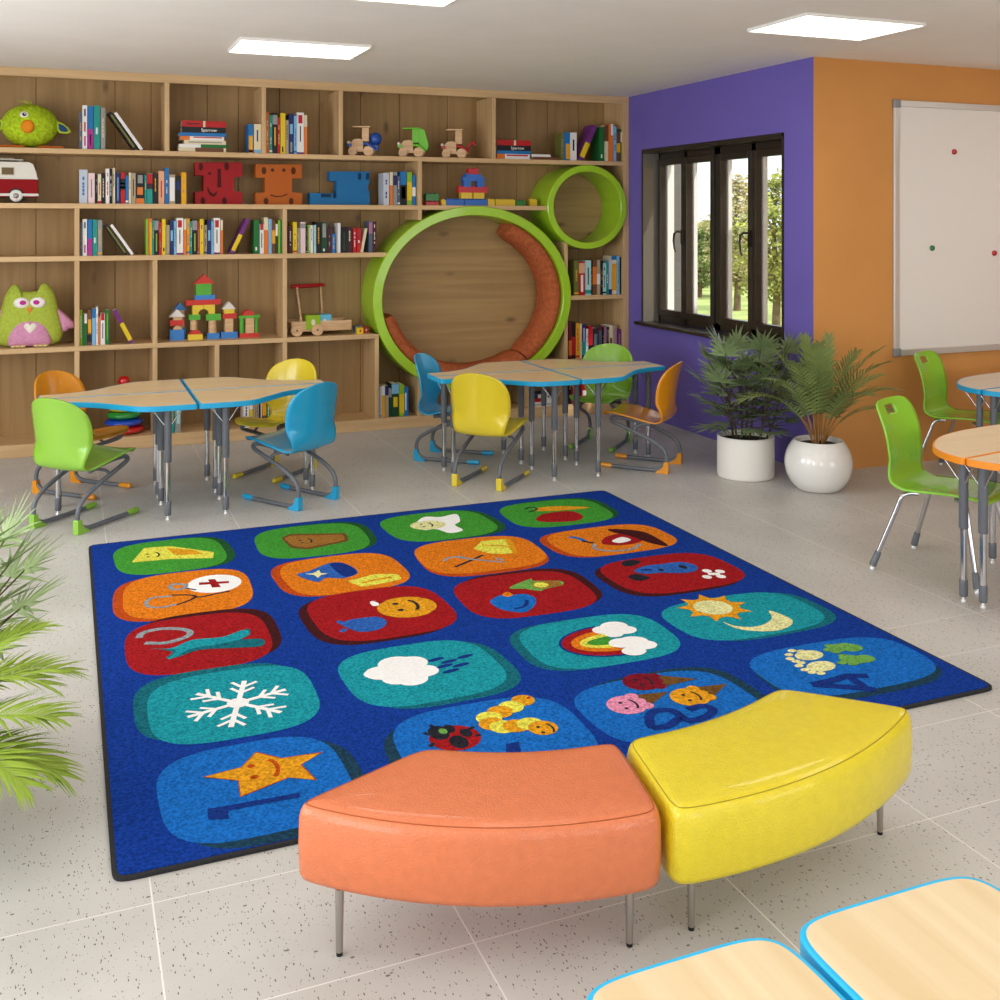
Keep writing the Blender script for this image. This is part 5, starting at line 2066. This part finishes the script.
# interlocking bricks on the second shelf
def brick(m, x0, x1, y0, y1, z0, z1, mi=0):
    m.box(x0, x1, y0, y1, z0, z1, mi)
    n = max(1, round((x1 - x0) / .034))
    for i in range(n):
        for y in ((y0 + y1) / 2 - .017, (y0 + y1) / 2 + .017):
            m.lathe([(.010, z1), (.010, z1 + .009)], 12, (x0 + (i + .5) * (x1 - x0) / n, y, 0), 'z', mi)


BR = {'red': 'c01820', 'blue': '1560b8', 'yellow': 'dcb71a', 'green': '2c7a28'}
YBR = 8.50


def bx_(px):
    return ony(px, 220, YBR).x


def brick_thing(a, b, h, col, lb, z=0.0):
    t0 = bx_(a)
    m = MB()
    brick(m, .0005, bx_(b) - t0 - .0005, -.033, .033, 0, h)
    return tag(m.build('toy_brick', C('brick_' + col, BR[col], .3), None, (t0, YBR, Z_B + z), bevel=.0015), lb, 'toy brick', 'toy bricks on the second shelf')


brick_thing(424.3, 437.8, .030, 'red', 'red toy brick under the green one beside the divider')
brick_thing(424.6, 437.6, .056, 'green', 'green toy brick stacked on the red brick', .0395)
brick_thing(440.3, 444.8, .046, 'yellow', 'tiny yellow toy brick left of the blue bricks')
brick_thing(445, 462.8, .050, 'blue', 'blue toy brick left of the one carrying the brick castle')
brick_thing(463.2, 486, .050, 'blue', 'long blue toy brick under the brick castle')
brick_thing(486.6, 493.4, .052, 'yellow', 'yellow toy brick touching the right end of the blue bricks')
brick_thing(494.3, 514, .050, 'yellow', 'long yellow toy brick right of the brick castle')
brick_thing(514.6, 524.4, .042, 'green', 'flat green toy brick right of the long yellow brick')
brick_thing(528.5, 535.7, .054, 'yellow', 'single yellow toy brick next to the small round shelf')
cx = (bx_(458) + bx_(486)) / 2
t = thing('brick_castle', 'small red, blue and yellow brick castle standing on blue bricks', 'toy castle', (cx, YBR, Z_B + .0600))
for a, b, z0, z1, col in ((460.1, 471, 0, .050, 'yellow'), (472.2, 483, 0, .050, 'yellow'), (457.4, 486.2, .050, .098, 'red'), (462.8, 469.5, .098, .150, 'blue'), (476, 482.6, .098, .150, 'blue'),
                          (462.0, 483.5, .150, .178, 'blue'), (464.5, 480, .178, .206, 'blue'), (467.3, 477.2, .206, .250, 'red')):
    m = MB()
    brick(m, bx_(a) - cx, bx_(b) - cx, -.033, .033, z0, z1)
    m.build('brick', C('brick_' + col, BR[col], .3), t)

# wooden building blocks: the castle on the fourth shelf
YC = 8.50
O9 = (160, 265)
BC = {'blue': '3f7fc4', 'red': 'c83a30', 'white': 'dcd6ce', 'yellow': 'e0c23c', 'green': '58a83a', 'wood': 'd0a078'}
YBASE = 700 / 9.09 + 265


def blk(pts, base, color, label, y0=0.0, d=.075, kind='prism'):
    """pts in the enlarged castle picture; base = base line there of the stack it belongs to"""
    P = pp(pts, YC, 0, base / 9.09 + 265, 0, 9.09, O9)
    xs_, zs = [p[0] for p in P], [p[1] for p in P]
    cx, z0 = (min(xs_) + max(xs_)) / 2, min(zs)
    m = MB()
    mt = M_TOY if color == 'wood' else C('cube_' + color, BC[color], .45)
    if kind == 'cyl':
        r = (max(xs_) - min(xs_)) / 2
        m.lathe([(r, 0), (r, max(zs) - z0 - .0006)], 28, (0, d / 2, 0), 'z')
    else:
        m.prism([(x - cx, z - z0) for x, z in P], 0, d, 'xz')
    o = m.build('building_block', mt, None, (cx, YC + y0, Z_D + z0 + .0003), bevel=.0015)
    return tag(o, label, 'building block', 'wooden building blocks of the castle')


def q(x0, x1, y0, y1):
    return [(x0, y1), (x1, y1), (x1, y0), (x0, y0)]


def half(x0, x1, y0, y1, n=14):
    c, r = (x0 + x1) / 2, (x1 - x0) / 2
    return [(c + r * math.cos(PI * k / n), y1 - (y1 - y0) * math.sin(PI * k / n)) for k in range(n + 1)]


def tri(x0, x1, y0, y1):
    return [(x0, y1), (x1, y1), ((x0 + x1) / 2, y0)]


B_ = 700
blk(q(90, 218, 602, 700), B_, 'blue', 'blue cube at the bottom of the leftmost castle tower')
blk(half(118, 200, 566, 602), B_, 'wood', 'plain half-round block on the leftmost blue cube')
blk(q(90, 218, 516, 566), B_, 'red', 'red slab in the leftmost castle tower')
blk(q(120, 200, 486, 516), B_, 'wood', 'plain block under the left white roof')
blk(tri(82, 230, 416, 486), B_, 'white', 'white triangular roof block of the leftmost tower')
blk(q(150, 245, 600, 700), B_, 'blue', 'blue cube hidden behind the leftmost tower', .09)
blk(q(165, 232, 436, 600), B_, 'wood', 'tall plain block behind the leftmost tower', .09)
blk(tri(130, 255, 368, 436), B_, 'blue', 'blue triangular roof block behind the white left roof', .09)
blk(q(255, 388, 652, 700), B_, 'yellow', 'yellow slab under the red half-round of the gate')
blk(half(268, 376, 612, 652), B_, 'red', 'red half-round on the yellow slab of the gate')
blk(q(278, 345, 520, 612), B_, 'wood', 'left wooden column of the castle gate', 0, .06, 'cyl')
blk(q(262, 368, 472, 520), B_, 'green', 'green slab on the left gate column')
B2 = 688
blk(q(432, 540, 635, 688), B2, 'blue', 'blue slab under the right gate column')
blk(q(445, 518, 520, 635), B2, 'wood', 'right wooden column of the castle gate', 0, .06, 'cyl')
blk(q(420, 555, 460, 520), B2, 'green', 'green slab on the right gate column')
arcL = [(297, 472), (297, 388), (395, 388), (395, 424)] + [(395 - 47 * math.sin(a), 472 - 47 * math.cos(a)) for a in [PI / 2 * k / 8 for k in range(1, 9)]]
arcR = [(499, 472), (499, 388), (397, 388), (397, 424)] + [(397 + 47 * math.sin(a), 472 - 47 * math.cos(a)) for a in [PI / 2 * k / 8 for k in range(1, 9)]]
blk(arcL, B_, 'yellow', 'left yellow quarter-arch over the castle gate')
blk(arcR, B_, 'yellow', 'right yellow quarter-arch over the castle gate')
blk(q(240, 552, 340, 388), B_, 'red', 'long red slab above the yellow arch')
blk(q(318, 500, 298, 340), B_, 'blue', 'blue slab on top of the long red slab')
blk(q(328, 467, 195, 298), B_, 'green', 'green cube near the top of the castle')
blk(tri(305, 500, 110, 195), B_, 'red', 'red triangular roof, the very top of the castle')
blk(q(556, 705, 630, 688), B2, 'blue', 'blue slab under the right square tower')
blk(q(590, 665, 510, 630), B2, 'wood', 'plain tall block of the right square tower')
blk(q(570, 700, 462, 510), B2, 'red', 'red slab of the right square tower')
blk(q(583, 677, 422, 462), B2, 'yellow', 'yellow block under the right white roof')
blk(tri(565, 690, 354, 422), B2, 'white', 'white triangular roof of the right square tower')
B3 = 678
blk(q(725, 900, 638, 678), B3, 'red', 'red slab under the green pillars, far right of castle')
blk(q(727, 770, 502, 638), B3, 'green', 'left green pillar of the right pavilion', 0, .045, 'cyl')
blk(q(862, 897, 502, 638), B3, 'green', 'right green pillar of the right pavilion', 0, .045, 'cyl')
blk(q(778, 855, 502, 638), B3, 'wood', 'plain block between the two green pillars')
blk(q(715, 908, 478, 502), B3, 'green', 'thin green slab roofing the right pavilion')
blk(half(750, 857, 430, 478), B3, 'red', 'red half-round dome on the right pavilion')

# push cart
t = thing('push_cart', 'wooden toddler push cart with red handle bar on the fourth shelf', 'toy cart', (ony(319, 220, 8.47).x, 8.58, Z_D))
pxm = 8.2 / 1069


def cxp(px):
    return ony(px, 220, 8.47).x - t.location.x


m = MB()
a, b = cxp(291), cxp(351)
m.box(a, b, -.13, -.115, .035, .115)
m.box(a, b, .09, .105, .035, .115)
m.box(a, a + .015, -.115, .09, .035, .105)
m.box(b - .015, b, -.115, .09, .035, .105)
m.box(a, b, -.115, .09, .035, .048)
m.build('tray', M_TOY, t, bevel=.003)
for px in (296, 316.5):
    for y in (-.150, .112):
        m = MB()
        m.lathe([(.046, 0), (.046, .018)], 30, (cxp(px), y, .046), 'y')
        m.lathe([(.008, -.004), (.008, .0)], 12, (cxp(px), y, .046), 'y', 1)
        m.build('wheel', [M_TOY, C('axle_dark', '6d4c2c', .6)], t, bevel=.003)
for x0, x1, yy in ((cxp(301.5), cxp(298), -.11), (cxp(328), cxp(325), .085)):
    m = MB()
    m.tube([(x0, yy, .10), (x1, yy * .4 + (-.02 if yy < 0 else .02), .385)], .009, 10)
    m.build('handle_post', M_TOY, t)
m = MB()
m.tube([(cxp(292), -.075, .39), (cxp(294), -.072, .39), (cxp(326), .06, .39), (cxp(329), .062, .39)], [.012, .0165, .0165, .012], 14)
m.build('handle_bar', C('bar_red', 'a8161c', .3), t)
CART = t


def cube(px0, px1, y, z, s, col, label, rz=0.0):
    c = (ony(px0, 220, y).x + ony(px1, 220, y).x) / 2
    h = s / 2
    m = MB()
    m.box(-h, h, -h, h, 0, s, 0)
    m.prism([(h * .3 * math.cos(k * PI / 4), h + h * .45 * math.sin(k * PI / 4)) for k in range(8)], -h - .0008, -h + .002, 'xz', 1)
    return tag(m.build('play_cube', [C('playcube_' + col, col, .4), C('cube_mark', 'd9d2b0' if col != 'e0b818' else 'a83c20', .5)], None, (c, y, z), rz, bevel=.003), label, 'play cube', 'play cubes by the push cart')


cube(307.5, 316, 8.50, Z_D + .0483, .115, '8fae1c', 'lime play cube riding in the push cart')
cube(318.5, 327.5, 8.51, Z_D + .0483, .115, '62b4d2', 'light blue play cube riding in the push cart')
cube(356, 363, 8.44, Z_D, .052, 'e0b818', 'yellow play cube in front, right of the push cart')
cube(363.5, 367.5, 8.50, Z_D, .05, 'a81c22', 'red play cube at the right, beside the yellow cube')
cube(354, 360, 8.53, Z_D, .058, '4a6a86', 'slate blue play cube behind the yellow cube')

# stacking rings
t = thing('stacking_rings', 'stacked rainbow rings toy with red ball on the bottom shelf', 'toy', (ony(124, 220, 8.56).x, 8.565, Z_E))
m = MB()
m.lathe([(.02, .0), (.018, .37)], 16)
m.build('post', C('post_yellow', 'e2c21c', .3), t)
for i, (r, col) in enumerate(((.150, 'c8141c'), (.140, '1746b4'), (.128, '168a34'), (.114, 'e4c41c'), (.100, 'e07818'), (.086, 'c8141c'))):
    m = MB()
    v = .0275
    m.lathe([(.03 + (r - .03) / 2 + (r - .03) / 2 * math.cos(a), .0285 + i * .0555 + v * math.sin(a)) for a in [2 * PI * k / 20 for k in range(21)]], 44, cap=False)
    m.build('ring', C('ring_' + col, col, .18, coat=.5), t)
m = MB()
m.ball((0, 0, .390), (.044, .044, .040), 24, 16)
m.build('ball', C('ring_c8141c', 'c8141c', .18, coat=.5), t)
